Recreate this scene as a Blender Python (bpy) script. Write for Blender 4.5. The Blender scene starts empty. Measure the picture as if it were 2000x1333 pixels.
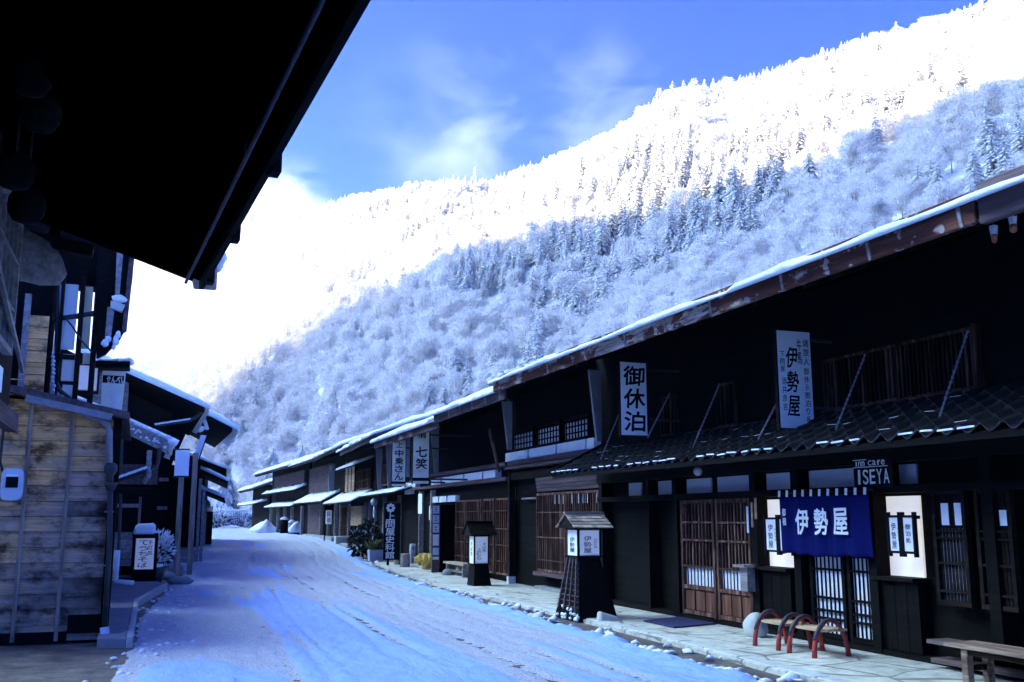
import bpy, bmesh, math, random
import numpy as np
from mathutils import Vector, Matrix, noise
from mathutils.geometry import tessellate_polygon

scene = bpy.context.scene
COL = scene.collection
R = math.radians

# ------------------------------------------------------------------ camera
CAM_H = 1.65
FPX, CXP, CYP = 1950.0, 1000.0, 666.5          # focal length and centre in photo pixels
PITCH = math.atan((1010.0 - CYP) / FPX)
YAW = math.atan2(270.0 - CXP, FPX * math.cos(PITCH) + (1010.0 - CYP) * math.sin(PITCH))
cam_d = bpy.data.cameras.new('camera')
cam = bpy.data.objects.new('camera', cam_d)
COL.objects.link(cam)
cam.location = (0, 0, CAM_H)
cam.rotation_euler = (R(90) + PITCH, 0, YAW)
cam_d.sensor_width = 36.0
cam_d.lens = 36.0 * FPX / 2000.0
cam_d.clip_start = 0.05
cam_d.clip_end = 6000
scene.camera = cam

# ------------------------------------------------------------------ light
SUN_EL, SUN_AZ = R(17.0), R(-60.0)               # azimuth clockwise from +Y
SUN_DIR = Vector((math.sin(SUN_AZ) * math.cos(SUN_EL), math.cos(SUN_AZ) * math.cos(SUN_EL), math.sin(SUN_EL)))
sun_d = bpy.data.lights.new('sun', 'SUN')
sun_d.energy = 2.1
sun_d.angle = R(0.5)
sun_d.color = (1.0, 0.87, 0.60)
sun = bpy.data.objects.new('sun', sun_d)
COL.objects.link(sun)
sun.rotation_euler = SUN_DIR.to_track_quat('Z', 'Y').to_euler()
sun.location = (-200, 50, 300)

world = bpy.data.worlds.new('World')
scene.world = world
world.use_nodes = True
wn, wl = world.node_tree.nodes, world.node_tree.links
wn.clear()
w_out = wn.new('ShaderNodeOutputWorld')
w_bg = wn.new('ShaderNodeBackground')
w_bg.inputs['Strength'].default_value = 0.05
sky = wn.new('ShaderNodeTexSky')
sky.sky_type = 'NISHITA'
sky.sun_disc = False
sky.sun_elevation = SUN_EL
sky.sun_rotation = SUN_AZ
sky.altitude = 900
sky.air_density = 1.0
sky.dust_density = 0.4
sky.ozone_density = 2.5
hs = wn.new('ShaderNodeHueSaturation')
hs.inputs['Saturation'].default_value = 1.0
hs.inputs['Value'].default_value = 1.0
wb = wn.new('ShaderNodeMix'); wb.data_type = 'RGBA'; wb.blend_type = 'MULTIPLY'      # the camera's white balance
wb.inputs['Factor'].default_value = 1.0; wb.inputs['B'].default_value = (.016, .155, .58, 1)
gm = wn.new('ShaderNodeGamma'); gm.inputs['Gamma'].default_value = 1.3      # the phone's contrasty rendering of the blue
wl.new(sky.outputs[0], gm.inputs['Color']); wl.new(gm.outputs[0], wb.inputs['A']); wl.new(wb.outputs['Result'], hs.inputs['Color'])
# thin wisps of morning cloud, by direction on the sky
tc = wn.new('ShaderNodeTexCoord')
def wisp(direction, radius, scale, gain, lo=0.42, hi=0.75):
    d = Vector(direction).normalized()
    dist = wn.new('ShaderNodeVectorMath'); dist.operation = 'DISTANCE'
    wl.new(tc.outputs['Generated'], dist.inputs[0]); dist.inputs[1].default_value = d
    fall = wn.new('ShaderNodeMapRange'); fall.interpolation_type = 'SMOOTHSTEP'
    wl.new(dist.outputs['Value'], fall.inputs['Value'])
    fall.inputs['From Min'].default_value = radius; fall.inputs['From Max'].default_value = radius * 0.1
    nz = wn.new('ShaderNodeTexNoise'); nz.inputs['Scale'].default_value = scale
    nz.inputs['Detail'].default_value = 6; nz.inputs['Roughness'].default_value = 0.55
    nz.inputs['Distortion'].default_value = 0.6
    mp = wn.new('ShaderNodeMapping'); mp.inputs['Scale'].default_value = (1, 1, 1.6)
    wl.new(tc.outputs['Generated'], mp.inputs['Vector']); wl.new(mp.outputs[0], nz.inputs['Vector'])
    mr = wn.new('ShaderNodeMapRange'); mr.inputs['From Min'].default_value = lo; mr.inputs['From Max'].default_value = hi
    wl.new(nz.outputs['Fac'], mr.inputs['Value'])
    mu = wn.new('ShaderNodeMath'); mu.operation = 'MULTIPLY'
    wl.new(fall.outputs[0], mu.inputs[0]); wl.new(mr.outputs[0], mu.inputs[1])
    m2 = wn.new('ShaderNodeMath'); m2.operation = 'MULTIPLY'; m2.use_clamp = True
    wl.new(mu.outputs[0], m2.inputs[0]); m2.inputs[1].default_value = gain
    return m2
SKYMIX = wn.new('ShaderNodeMix'); SKYMIX.data_type = 'RGBA'
SKYMIX.inputs['B'].default_value = (2.2, 2.6, 3.1, 1)
wl.new(hs.outputs[0], SKYMIX.inputs['A'])
# unseen sunlit mist over the left-hand ridge, added to brighten the shaded street
FOGFILL = wn.new('ShaderNodeMix'); FOGFILL.data_type = 'RGBA'
FOGFILL.inputs['B'].default_value = (19.5, 28.5, 34.5, 1)
wl.new(SKYMIX.outputs['Result'], FOGFILL.inputs['A'])
fog_fill = wisp((math.sin(R(-56)) * math.cos(R(40)), math.cos(R(-56)) * math.cos(R(40)), math.sin(R(40))), .62, 2.2, 1.6, .30, .62)
wl.new(fog_fill.outputs[0], FOGFILL.inputs['Factor'])
wl.new(FOGFILL.outputs['Result'], w_bg.inputs['Color'])
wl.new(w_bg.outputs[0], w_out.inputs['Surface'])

scene.view_settings.view_transform = 'Standard'
scene.view_settings.look = 'None'
scene.view_settings.gamma = 1.0
scene.view_settings.exposure = 3.8
scene.render.engine = 'CYCLES'
scene.cycles.max_bounces = 10
scene.cycles.diffuse_bounces = 8
scene.cycles.glossy_bounces = 2
scene.cycles.transmission_bounces = 2
scene.cycles.volume_bounces = 4
scene.cycles.transparent_max_bounces = 8
scene.cycles.use_denoising = True
scene.cycles.caustics_reflective = False
scene.cycles.caustics_refractive = False

# ------------------------------------------------------------------ measuring from the photograph onto real planes
def wray(px, py):
    u, v, w = px - CXP, CYP - py, FPX
    up = v * math.cos(PITCH) + w * math.sin(PITCH)
    fw = w * math.cos(PITCH) - v * math.sin(PITCH)
    c, s = math.cos(YAW), math.sin(YAW)
    return Vector((u * c - fw * s, u * s + fw * c, up))
def on_x(px, py, x):
    d = wray(px, py); return Vector((0, 0, CAM_H)) + d * (x / d.x)
def on_y(px, py, y):
    d = wray(px, py); return Vector((0, 0, CAM_H)) + d * (y / d.y)
def on_z(px, py, z=0.0):
    d = wray(px, py); return Vector((0, 0, CAM_H)) + d * ((z - CAM_H) / d.z)
for dirpx, rad, sc, gain in (((980, 270), .15, 9, .42), ((1185, 205), .10, 11, .28), ((840, 250), .10, 8, .2),
                             ((560, 400), .055, 9, 1.6), ((470, 410), .07, 5, 3.0)):
    m = wisp(wray(*dirpx), rad, sc, gain)
    if SKYMIX.inputs['Factor'].is_linked:
        prev = SKYMIX.inputs['Factor'].links[0].from_socket
        mx = wn.new('ShaderNodeMath'); mx.operation = 'ADD'; mx.use_clamp = True
        wl.new(prev, mx.inputs[0]); wl.new(m.outputs[0], mx.inputs[1])
        wl.new(mx.outputs[0], SKYMIX.inputs['Factor'])
    else:
        wl.new(m.outputs[0], SKYMIX.inputs['Factor'])

# ------------------------------------------------------------------ helpers: things and meshes
MATRIX = {}
def thing(name, label, cat, loc=(0, 0, 0), rotz=0.0, group=None, parent=None):
    o = bpy.data.objects.new(name, None)
    o.empty_display_size = 0.2
    COL.objects.link(o)
    o.location = loc; o.rotation_euler = (0, 0, rotz)
    MATRIX[o.name] = Matrix.Translation(Vector(loc)) @ Matrix.Rotation(rotz, 4, 'Z')
    o['label'] = label; o['category'] = cat
    if group: o['group'] = group
    return o
def tag(o, label, cat, group=None):
    o['label'] = label; o['category'] = cat
    if group: o['group'] = group
    return o

class Frame:
    """facade frame: u into the building, v along the street, z up"""
    def __init__(s, a, b, z=0.0, right=True):
        s.a = Vector((a[0], a[1], z)); d = Vector((b[0] - a[0], b[1] - a[1], 0)); s.L = d.length
        s.v = d.normalized()
        s.u = Vector((s.v.y, -s.v.x, 0)) if right else Vector((-s.v.y, s.v.x, 0))
    def p(s, u, v, z):
        q = s.a + s.u * u + s.v * v; return Vector((q.x, q.y, s.a.z + z))

class MB:
    def __init__(s, fr=None):
        s.v, s.f, s.m, s.fr = [], [], [], fr
        s.mi = 0
    def P(s, p):
        return s.fr.p(*p) if s.fr else Vector(p)
    def add(s, vs, fs, mi=None):
        n = len(s.v); s.v += [Vector(q) for q in vs]
        for f in fs: s.f.append([n + i for i in f]); s.m.append(s.mi if mi is None else mi)
    def box(s, x0, x1, y0, y1, z0, z1, mi=None):
        c = [(x, y, z) for x in (x0, x1) for y in (y0, y1) for z in (z0, z1)]
        s.add([s.P(q) for q in c], [(0, 1, 3, 2), (4, 6, 7, 5), (0, 4, 5, 1), (2, 3, 7, 6), (0, 2, 6, 4), (1, 5, 7, 3)], mi)
    def bar(s, p0, p1, w, h, up=(0, 0, 1), mi=None, w2=None, h2=None):
        p0, p1 = s.P(p0), s.P(p1); d = (p1 - p0).normalized(); up = Vector(up)
        if abs(d.dot(up)) > .98: up = Vector((0, 1, 0))
        sd = d.cross(up).normalized(); uu = sd.cross(d).normalized()
        vs = []
        for q, ww, hh in ((p0, w, h), (p1, w2 or w, h2 or h)):
            for a, b in ((-1, -1), (1, -1), (1, 1), (-1, 1)):
                vs.append(q + sd * a * ww / 2 + uu * b * hh / 2)
        s.add(vs, [(0, 3, 2, 1), (4, 5, 6, 7), (0, 1, 5, 4), (1, 2, 6, 5), (2, 3, 7, 6), (3, 0, 4, 7)], mi)
    def prism(s, poly, vec, mi=None):
        """poly: points in local coordinates, vec: extrusion in local coordinates"""
        n = len(poly); a = [s.P(q) for q in poly]; b = [s.P(tuple(Vector(q) + Vector(vec))) for q in poly]
        fs = [tuple(range(n))[::-1], tuple(range(n, 2 * n))]
        fs += [(i, (i + 1) % n, n + (i + 1) % n, n + i) for i in range(n)]
        s.add(a + b, fs, mi)
    def tube(s, pts, r, seg=8, mi=None, caps=True, sx=1.0):
        pts = [s.P(q) for q in pts]; n = len(pts); rr = r if isinstance(r, (list, tuple)) else [r] * n
        vs, fs = [], []
        d0 = (pts[1] - pts[0]).normalized(); up = Vector((0, 0, 1)) if abs(d0.z) < .9 else Vector((0, 1, 0))
        sd = d0.cross(up).normalized()
        for i, q in enumerate(pts):
            d = (pts[min(i + 1, n - 1)] - pts[max(i - 1, 0)]).normalized()
            sd = (sd - d * sd.dot(d)).normalized(); uu = sd.cross(d)
            for k in range(seg):
                a = 2 * math.pi * k / seg
                vs.append(q + sd * math.cos(a) * rr[i] * sx + uu * math.sin(a) * rr[i])
        for i in range(n - 1):
            for k in range(seg):
                k2 = (k + 1) % seg
                fs.append((i * seg + k, i * seg + k2, (i + 1) * seg + k2, (i + 1) * seg + k))
        if caps: fs += [tuple(range(seg))[::-1], tuple((n - 1) * seg + k for k in range(seg))]
        s.add(vs, fs, mi)
    def lathe(s, prof, c=(0, 0, 0), seg=16, mi=None):
        c = s.P(c); vs, fs = [], []
        for r, z in prof:
            for k in range(seg):
                a = 2 * math.pi * k / seg; vs.append(c + Vector((r * math.cos(a), r * math.sin(a), z)))
        n = len(prof)
        for i in range(n - 1):
            for k in range(seg):
                k2 = (k + 1) % seg; fs.append((i * seg + k, i * seg + k2, (i + 1) * seg + k2, (i + 1) * seg + k))
        fs += [tuple(range(seg))[::-1], tuple((n - 1) * seg + k for k in range(seg))]
        s.add(vs, fs, mi)
    def blob(s, c, r, seed=0, amp=.2, sub=2, flat=None, mi=None, freq=1.3):
        bm = bmesh.new(); bmesh.ops.create_icosphere(bm, subdivisions=sub, radius=1.0)
        c = s.P(c); vs = []
        for v in bm.verts:
            k = 1 + amp * noise.noise(v.co * freq + Vector((seed * 7.3, seed * 3.1, seed)))
            q = Vector((v.co.x * r[0] * k, v.co.y * r[1] * k, v.co.z * r[2] * k))
            if flat is not None: q.z = max(q.z, flat)
            vs.append(c + q)
        s.add(vs, [[v.index for v in f.verts] for f in bm.faces], mi); bm.free()
    def quad(s, a, b, c, d, mi=None):
        s.add([s.P(a), s.P(b), s.P(c), s.P(d)], [(0, 1, 2, 3)], mi)
    def build(s, name, mats, parent=None, smooth=False, bevel=0.0, kind=None):
        me = bpy.data.meshes.new(name)
        root = parent
        while root is not None and root.parent is not None: root = root.parent
        M = MATRIX[root.name].inverted() if root is not None and root.name in MATRIX else Matrix()
        me.from_pydata([tuple(M @ q) for q in s.v], [], s.f)
        if not isinstance(mats, (list, tuple)): mats = [mats]
        for m in mats: me.materials.append(m)
        me.polygons.foreach_set('material_index', s.m)
        if smooth: me.polygons.foreach_set('use_smooth', [True] * len(me.polygons))
        me.validate(); me.update()
        bm = bmesh.new(); bm.from_mesh(me); bmesh.ops.recalc_face_normals(bm, faces=bm.faces); bm.to_mesh(me); bm.free()
        o = bpy.data.objects.new(name, me); COL.objects.link(o)
        if parent is not None: o.parent = parent
        if bevel:
            b = o.modifiers.new('edge', 'BEVEL'); b.width = bevel; b.segments = 1; b.limit_method = 'ANGLE'
        if kind: o['kind'] = kind
        return o

# ------------------------------------------------------------------ materials
def new_mat(name):
    m = bpy.data.materials.new(name); m.use_nodes = True
    nt = m.node_tree; b = nt.nodes['Principled BSDF']
    return m, nt, b
def lnk(nt, a, b): nt.links.new(a, b)
def ramp(nt, fac, stops):
    r = nt.nodes.new('ShaderNodeValToRGB'); e = r.color_ramp.elements
    while len(e) < len(stops): e.new(0.5)
    for i, (p, c) in enumerate(stops): e[i].position = p; e[i].color = (*c, 1)
    lnk(nt, fac, r.inputs['Fac']); return r
def tex(nt, scale, detail=4, rough=.55, mscale=(1, 1, 1), coord='Object', dist=0.0):
    t = nt.nodes.new('ShaderNodeTexCoord'); mp = nt.nodes.new('ShaderNodeMapping')
    mp.inputs['Scale'].default_value = mscale
    lnk(nt, t.outputs[coord], mp.inputs['Vector'])
    n = nt.nodes.new('ShaderNodeTexNoise'); n.inputs['Scale'].default_value = scale
    n.inputs['Detail'].default_value = detail; n.inputs['Roughness'].default_value = rough
    n.inputs['Distortion'].default_value = dist
    lnk(nt, mp.outputs[0], n.inputs['Vector']); return n
def bump(nt, b, src, strength=.3, dist=.02):
    n = nt.nodes.new('ShaderNodeBump'); n.inputs['Strength'].default_value = strength; n.inputs['Distance'].default_value = dist
    lnk(nt, src, n.inputs['Height']); lnk(nt, n.outputs[0], b.inputs['Normal'])
def wood(name, c0, c1, c2, grain=(1, .06, 1), scale=14, rough=.85, spec=.12, vary=.35, bmp=.35):
    """c0 dark streak, c1 body, c2 pale streak; grain squeezes the axis along the fibres"""
    m, nt, b = new_mat(name)
    n = tex(nt, scale, 6, .65, grain, dist=.4)
    r = ramp(nt, n.outputs['Fac'], [(.30, c0), (.50, c1), (.72, c2)])
    gi = nt.nodes.new('ShaderNodeNewGeometry')
    mr = nt.nodes.new('ShaderNodeMapRange'); mr.inputs['To Min'].default_value = 1 - vary; mr.inputs['To Max'].default_value = 1 + vary
    lnk(nt, gi.outputs['Random Per Island'], mr.inputs['Value'])
    mx = nt.nodes.new('ShaderNodeVectorMath'); mx.operation = 'SCALE'
    lnk(nt, r.outputs[0], mx.inputs[0]); lnk(nt, mr.outputs[0], mx.inputs['Scale'])
    lnk(nt, mx.outputs[0], b.inputs['Base Color'])
    b.inputs['Roughness'].default_value = rough; b.inputs['Specular IOR Level'].default_value = spec
    bump(nt, b, n.outputs['Fac'], bmp, .01)
    return m
def plain(name, c, rough=.7, spec=.3, var=.12, scale=6, bmp=.15, mscale=(1, 1, 1), metal=0.0):
    m, nt, b = new_mat(name)
    n = tex(nt, scale, 5, .6, mscale)
    r = ramp(nt, n.outputs['Fac'], [(.25, tuple(x * (1 - var) for x in c)), (.75, tuple(min(1, x * (1 + var)) for x in c))])
    lnk(nt, r.outputs[0], b.inputs['Base Color'])
    b.inputs['Roughness'].default_value = rough; b.inputs['Specular IOR Level'].default_value = spec
    b.inputs['Metallic'].default_value = metal
    if bmp: bump(nt, b, n.outputs['Fac'], bmp, .01)
    return m
def lit_paper(name, c, e, strength):
    """paper screen with a lamp behind it"""
    m = plain(name, c, .8, .1, .05, 5, 0)
    b = m.node_tree.nodes['Principled BSDF']
    b.inputs['Emission Color'].default_value = (*e, 1); b.inputs['Emission Strength'].default_value = strength
    return m

M = {}
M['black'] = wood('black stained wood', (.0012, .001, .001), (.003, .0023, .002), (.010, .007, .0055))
M['black_h'] = M['black']
M['slat_dark'] = wood('dark slat wood', (.008, .005, .004), (.030, .014, .010), (.16, .09, .06), grain=(1, 1, .08), vary=.6)
M['deep_shade'] = wood('soot black eave wood', (.0003, .0003, .0003), (.0006, .0005, .0005), (.0014, .0011, .001), spec=.0)  # black wood made darker still: the near eave's shade put into its colour
M['dark'] = wood('dark brown wood', (.004, .003, .002), (.011, .007, .0052), (.030, .017, .012))
M['brown'] = wood('red brown door wood', (.05, .020, .012), (.13, .052, .032), (.26, .13, .08), grain=(1, 1, .08), vary=.5)
M['slat'] = wood('brown slat wood', (.02, .010, .007), (.08, .035, .024), (.30, .17, .11), grain=(1, 1, .08), vary=.6)
M['tan'] = wood('tan wood', (.30, .17, .09), (.46, .30, .17), (.60, .44, .28), grain=(1, .07, 1), vary=.25)
M['purple'] = wood('weathered plum wood', (.05, .035, .033), (.10, .068, .066), (.16, .115, .11), vary=.4)
M['grey_wood'] = wood('grey weathered wood', (.13, .11, .10), (.25, .215, .20), (.40, .36, .34), vary=.3)
def clad_mat():
    m, nt, b = new_mat('weathered cladding boards')
    g = tex(nt, 16, 6, .7, (.07, 1, 1), dist=.3)
    gr = ramp(nt, g.outputs['Fac'], [(.25, (.35, .35, .35)), (.5, (.8, .8, .8)), (.75, (1.25, 1.25, 1.25))])
    p = tex(nt, .85, 4, .6, (1, 1, 1.15))
    gi = nt.nodes.new('ShaderNodeNewGeometry')
    add = nt.nodes.new('ShaderNodeMath'); add.operation = 'MULTIPLY_ADD'
    lnk(nt, gi.outputs['Random Per Island'], add.inputs[0]); add.inputs[1].default_value = .20
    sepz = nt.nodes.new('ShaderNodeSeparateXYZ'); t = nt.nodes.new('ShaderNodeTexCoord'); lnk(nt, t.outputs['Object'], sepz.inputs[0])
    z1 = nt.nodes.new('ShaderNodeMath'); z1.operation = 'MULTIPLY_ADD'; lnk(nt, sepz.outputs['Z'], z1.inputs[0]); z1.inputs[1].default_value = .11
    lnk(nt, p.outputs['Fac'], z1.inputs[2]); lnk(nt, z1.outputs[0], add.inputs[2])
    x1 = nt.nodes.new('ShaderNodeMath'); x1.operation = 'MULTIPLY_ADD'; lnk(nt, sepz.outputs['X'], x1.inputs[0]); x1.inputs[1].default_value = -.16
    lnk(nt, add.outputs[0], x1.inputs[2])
    # boards darker low down and towards the corner, more orange higher up and leftwards
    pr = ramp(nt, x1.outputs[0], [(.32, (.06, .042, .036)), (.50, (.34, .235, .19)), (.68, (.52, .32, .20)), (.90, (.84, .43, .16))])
    mx = nt.nodes.new('ShaderNodeMix'); mx.data_type = 'RGBA'; mx.blend_type = 'MULTIPLY'; mx.inputs['Factor'].default_value = 1
    lnk(nt, pr.outputs[0], mx.inputs['A']); lnk(nt, gr.outputs[0], mx.inputs['B'])
    st = tex(nt, 2.3, 5, .7, (1, 1, 1.6)); sr = ramp(nt, st.outputs['Fac'], [(.36, (.24, .20, .20)), (.52, (1.2, 1.2, 1.2))])
    m2 = nt.nodes.new('ShaderNodeMix'); m2.data_type = 'RGBA'; m2.blend_type = 'MULTIPLY'; m2.inputs['Factor'].default_value = 1
    lnk(nt, mx.outputs['Result'], m2.inputs['A']); lnk(nt, sr.outputs[0], m2.inputs['B'])
    lnk(nt, m2.outputs['Result'], b.inputs['Base Color'])
    b.inputs['Roughness'].default_value = .85; b.inputs['Specular IOR Level'].default_value = .15
    bump(nt, b, g.outputs['Fac'], .4, .01); return m
M['clad'] = clad_mat()
def fascia_mat():
    """reddish eave board, paint flaked off along the lower edge to bare pale wood"""
    m, nt, b = new_mat('flaking eave board')
    g = tex(nt, 9, 7, .7, (1, .10, 1), dist=.8)
    r = ramp(nt, g.outputs['Fac'], [(.3, (.03, .013, .010)), (.52, (.10, .032, .021)), (.75, (.20, .08, .055))])
    f = tex(nt, 1.7, 8, .72, (1, .45, 1.6), dist=.5)
    fr = ramp(nt, f.outputs['Fac'], [(.515, (0, 0, 0)), (.545, (1, 1, 1))])
    k = tex(nt, 6.0, 2, .5, (1, .8, 1)); kr = ramp(nt, k.outputs['Fac'], [(.62, (0, 0, 0)), (.65, (1, 1, 1))])
    sm = nt.nodes.new('ShaderNodeMath'); sm.operation = 'MAXIMUM'
    lnk(nt, fr.outputs[0], sm.inputs[0]); lnk(nt, kr.outputs[0], sm.inputs[1])
    g2 = tex(nt, 30, 5, .7, (1, .06, 1)); br = ramp(nt, g2.outputs['Fac'], [(.35, (.16, .10, .075)), (.62, (.58, .47, .40))])
    mx = nt.nodes.new('ShaderNodeMix'); mx.data_type = 'RGBA'
    lnk(nt, sm.outputs[0], mx.inputs['Factor']); lnk(nt, r.outputs[0], mx.inputs['A']); lnk(nt, br.outputs[0], mx.inputs['B'])
    lnk(nt, mx.outputs['Result'], b.inputs['Base Color'])
    b.inputs['Roughness'].default_value = .8; b.inputs['Specular IOR Level'].default_value = .2
    bump(nt, b, g.outputs['Fac'], .5, .01); return m
M['fascia'] = fascia_mat()
def snow_mat(name='snow', c=(.86, .88, .90), bs=.5, scale=9):
    m, nt, b = new_mat(name)
    n = tex(nt, scale, 8, .65); r = ramp(nt, n.outputs['Fac'], [(.3, tuple(x * .93 for x in c)), (.7, c)])
    lnk(nt, r.outputs[0], b.inputs['Base Color']); b.inputs['Roughness'].default_value = .75
    b.inputs['Specular IOR Level'].default_value = .25
    bump(nt, b, n.outputs['Fac'], bs, .04); return m
M['snow'] = snow_mat()
M['lump'] = snow_mat('crumbled snow', (.88, .89, .90), .05, 3)
M['plaster'] = plain('white plaster', (.90, .90, .88), .9, .1, .06, 4, .1)
M['grey_plaster'] = plain('grey plaster', (.27, .27, .31), .9, .1, .15, 5, .15)
M['paper'] = plain('white paper', (.80, .80, .80), .9, .05, .04, 4, 0)
M['batten'] = wood('brown batten wood', (.10, .07, .05), (.28, .20, .155), (.46, .36, .29), grain=(1, 1, .08), vary=.2)
M['glass_paper'] = plain('frosted panel', (.62, .62, .66), .75, .2, .18, 40, .2)
M['ink'] = plain('black ink', (.006, .006, .007), .8, .1, .05, 5, 0)
M['white_paint'] = plain('white paint', (.82, .82, .82), .7, .2, .03, 5, 0)
M['noren'] = plain('indigo cloth', (.006, .009, .085), .95, .03, .25, 60, .2)
M['noren2'] = M['noren']
M['tile'] = plain('charcoal roof tile', (.018, .017, .018), .45, .45, .5, 7, .3)
M['iron'] = plain('dark iron', (.03, .03, .032), .5, .4, .3, 20, .1)
M['steel'] = plain('galvanised steel', (.22, .21, .24), .5, .5, .25, 12, .1)
M['pale_metal'] = plain('pale enamel', (.62, .64, .70), .5, .4, .06, 8, 0)
M['red'] = plain('worn red paint', (.34, .045, .035), .6, .3, .5, 18, .2)
M['arch_top'] = plain('blackened leather band', (.05, .045, .05), .55, .4, .5, 16, .2)
M['stone_white'] = plain('pale stone', (.52, .52, .48), .9, .15, .2, 9, .4)
M['stone_grey'] = plain('grey stone', (.28, .28, .27), .9, .15, .25, 7, .4)
M['concrete'] = plain('concrete', (.26, .25, .26), .9, .15, .22, 5, .25)
M['shingle'] = wood('old shingle wood', (.17, .12, .085), (.40, .30, .22), (.60, .50, .40), grain=(.1, 1, 1), vary=.4)
M['mat'] = plain('violet door mat', (.05, .05, .115), .95, .05, .4, 40, .4)
M['straw'] = plain('yellow straw', (.85, .60, .18), .8, .1, .3, 12, 0)
M['lamp_glass'] = plain('grey lamp glass', (.42, .43, .48), .25, .5, .05, 4, 0)
M['amber'] = plain('amber glass', (.30, .08, .03), .3, .5, .2, 8, 0)
M['lit'] = lit_paper('lamplit paper', (.88, .87, .84), (1.0, .98, .88), .042)
M['lit_sign'] = lit_paper('backlit sign paper', (.80, .84, .88), (.75, .85, 1.0), .010)
def shoji():
    m, nt, b = new_mat('thin paper screen'); b.inputs['Base Color'].default_value = (.80, .82, .84, 1); b.inputs['Roughness'].default_value = .9
    tr = nt.nodes.new('ShaderNodeBsdfTranslucent'); tr.inputs['Color'].default_value = (.62, .66, .72, 1)
    mx = nt.nodes.new('ShaderNodeMixShader'); mx.inputs['Fac'].default_value = .6
    lnk(nt, b.outputs[0], mx.inputs[1]); lnk(nt, tr.outputs[0], mx.inputs[2]); lnk(nt, mx.outputs[0], nt.nodes['Material Output'].inputs['Surface']); return m
M['shoji'] = shoji()
M['blue_board'] = plain('blue white notice', (.60, .66, .78), .8, .1, .15, 9, 0)
M['leaf_dark'] = plain('dark evergreen leaf', (.02, .03, .018), .7, .2, .4, 9, 0)
M['bark'] = plain('dark bark', (.05, .038, .032), .9, .1, .3, 9, .3)

# ------------------------------------------------------------------ lettering
GL = {}
def glyph(ch, bold=0.0):
    key = (ch, bold)
    if key in GL: return GL[key]
    cu = bpy.data.curves.new('glyph', 'FONT'); cu.body = ch; cu.size = 1.0; cu.offset = bold; cu.resolution_u = 4
    ob = bpy.data.objects.new('glyph', cu); COL.objects.link(ob)
    bpy.context.view_layer.update()
    dg = bpy.context.evaluated_depsgraph_get()
    me = bpy.data.meshes.new_from_object(ob.evaluated_get(dg))
    vs = [Vector(v.co) for v in me.vertices]; fs = [list(p.vertices) for p in me.polygons]
    bpy.data.objects.remove(ob); bpy.data.curves.remove(cu); bpy.data.meshes.remove(me)
    if vs:
        x0, x1 = min(v.x for v in vs), max(v.x for v in vs); y0, y1 = min(v.y for v in vs), max(v.y for v in vs)
        vs = [((v.x - (x0 + x1) / 2), (v.y - (y0 + y1) / 2)) for v in vs]
        GL[key] = (vs, fs, x1 - x0, y1 - y0)
    else: GL[key] = ([], [], 1, 1)
    return GL[key]
class Board:
    """a plane for lettering: origin at its lower left, s to the reader's right, t up"""
    def __init__(s, o, sdir, tdir): s.o, s.s, s.t = Vector(o), Vector(sdir), Vector(tdir)
    def put(s, mb, ch, cx, cy, w, h, bold=0.0, lean=0.0):
        vs, fs, gw, gh = glyph(ch)
        if not vs: return
        kx, ky = w / gw, h / gh; nrm = s.s.cross(s.t); e = bold * h * .62
        rg = lambda x, y: (.030 * noise.noise(Vector((x * 4.2 + ord(ch), y * 4.2, cx * 9))), .030 * noise.noise(Vector((x * 4.2, y * 4.2 + ord(ch), cy * 9))))     # brush-like unevenness
        vs = [(x + rg(x, y)[0] * bool(bold), y + rg(x, y)[1] * bool(bold)) for x, y in vs]
        for i, (dx, dy) in enumerate(((0, 0), (e, e * .4), (-e, -e * .4), (e * .4, -e), (-e * .4, e)) if bold else ((0, 0),)):
            o_ = s.o + nrm * (.0003 * i)
            mb.add([o_ + s.s * (cx + x * kx + lean * y * ky + dx) + s.t * (cy + y * ky + dy) for x, y in vs], fs)
    def column(s, mb, txt, cx, top, bottom, w, bold=0.0, fill=.84, lean=0.0):
        n = len(txt); st = (top - bottom) / n
        for i, ch in enumerate(txt): s.put(mb, ch, cx, top - st * (i + .5), w * (.6 if ch in 'み所り' else 1), st * fill, bold, lean)
    def row(s, mb, txt, left, right, cy, h, bold=0.0):
        st = (right - left) / len(txt)
        for i, ch in enumerate(txt): s.put(mb, ch, left + st * (i + .5), cy, st * (.3 if ch in 'Il' else .78), h, bold)
# ------------------------------------------------------------------ ground and hills
def smooth(a, b, x):
    t = np.clip((x - a) / (b - a), 0, 1); return t * t * (3 - 2 * t)
def street_z(Y): return float(.5 * smooth(28, 62, Y) + .1 * smooth(60, 110, Y))
KP = [-20, -5, 3, 12, 14.5, 18, 24, 34, 44, 54, 64, 76, 90, 130]
KL = [-1.2, -.9, -.6, -.2, 0.0, .05, .62, 1.05, 2.0, 3.0, 3.7, 4.2, 4.8, 6.0]     # left edge of the carriageway
KR = [4.6, 5.2, 5.6, 6.15, 6.2, 6.35, 6.55, 7.3, 8.9, 9.6, 9.7, 9.4, 9.3, 10.5]   # right edge of the snow
def left_x(Y): return float(np.interp(Y, KP, KL))
def right_x(Y): return float(np.interp(Y, KP, KR))

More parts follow.
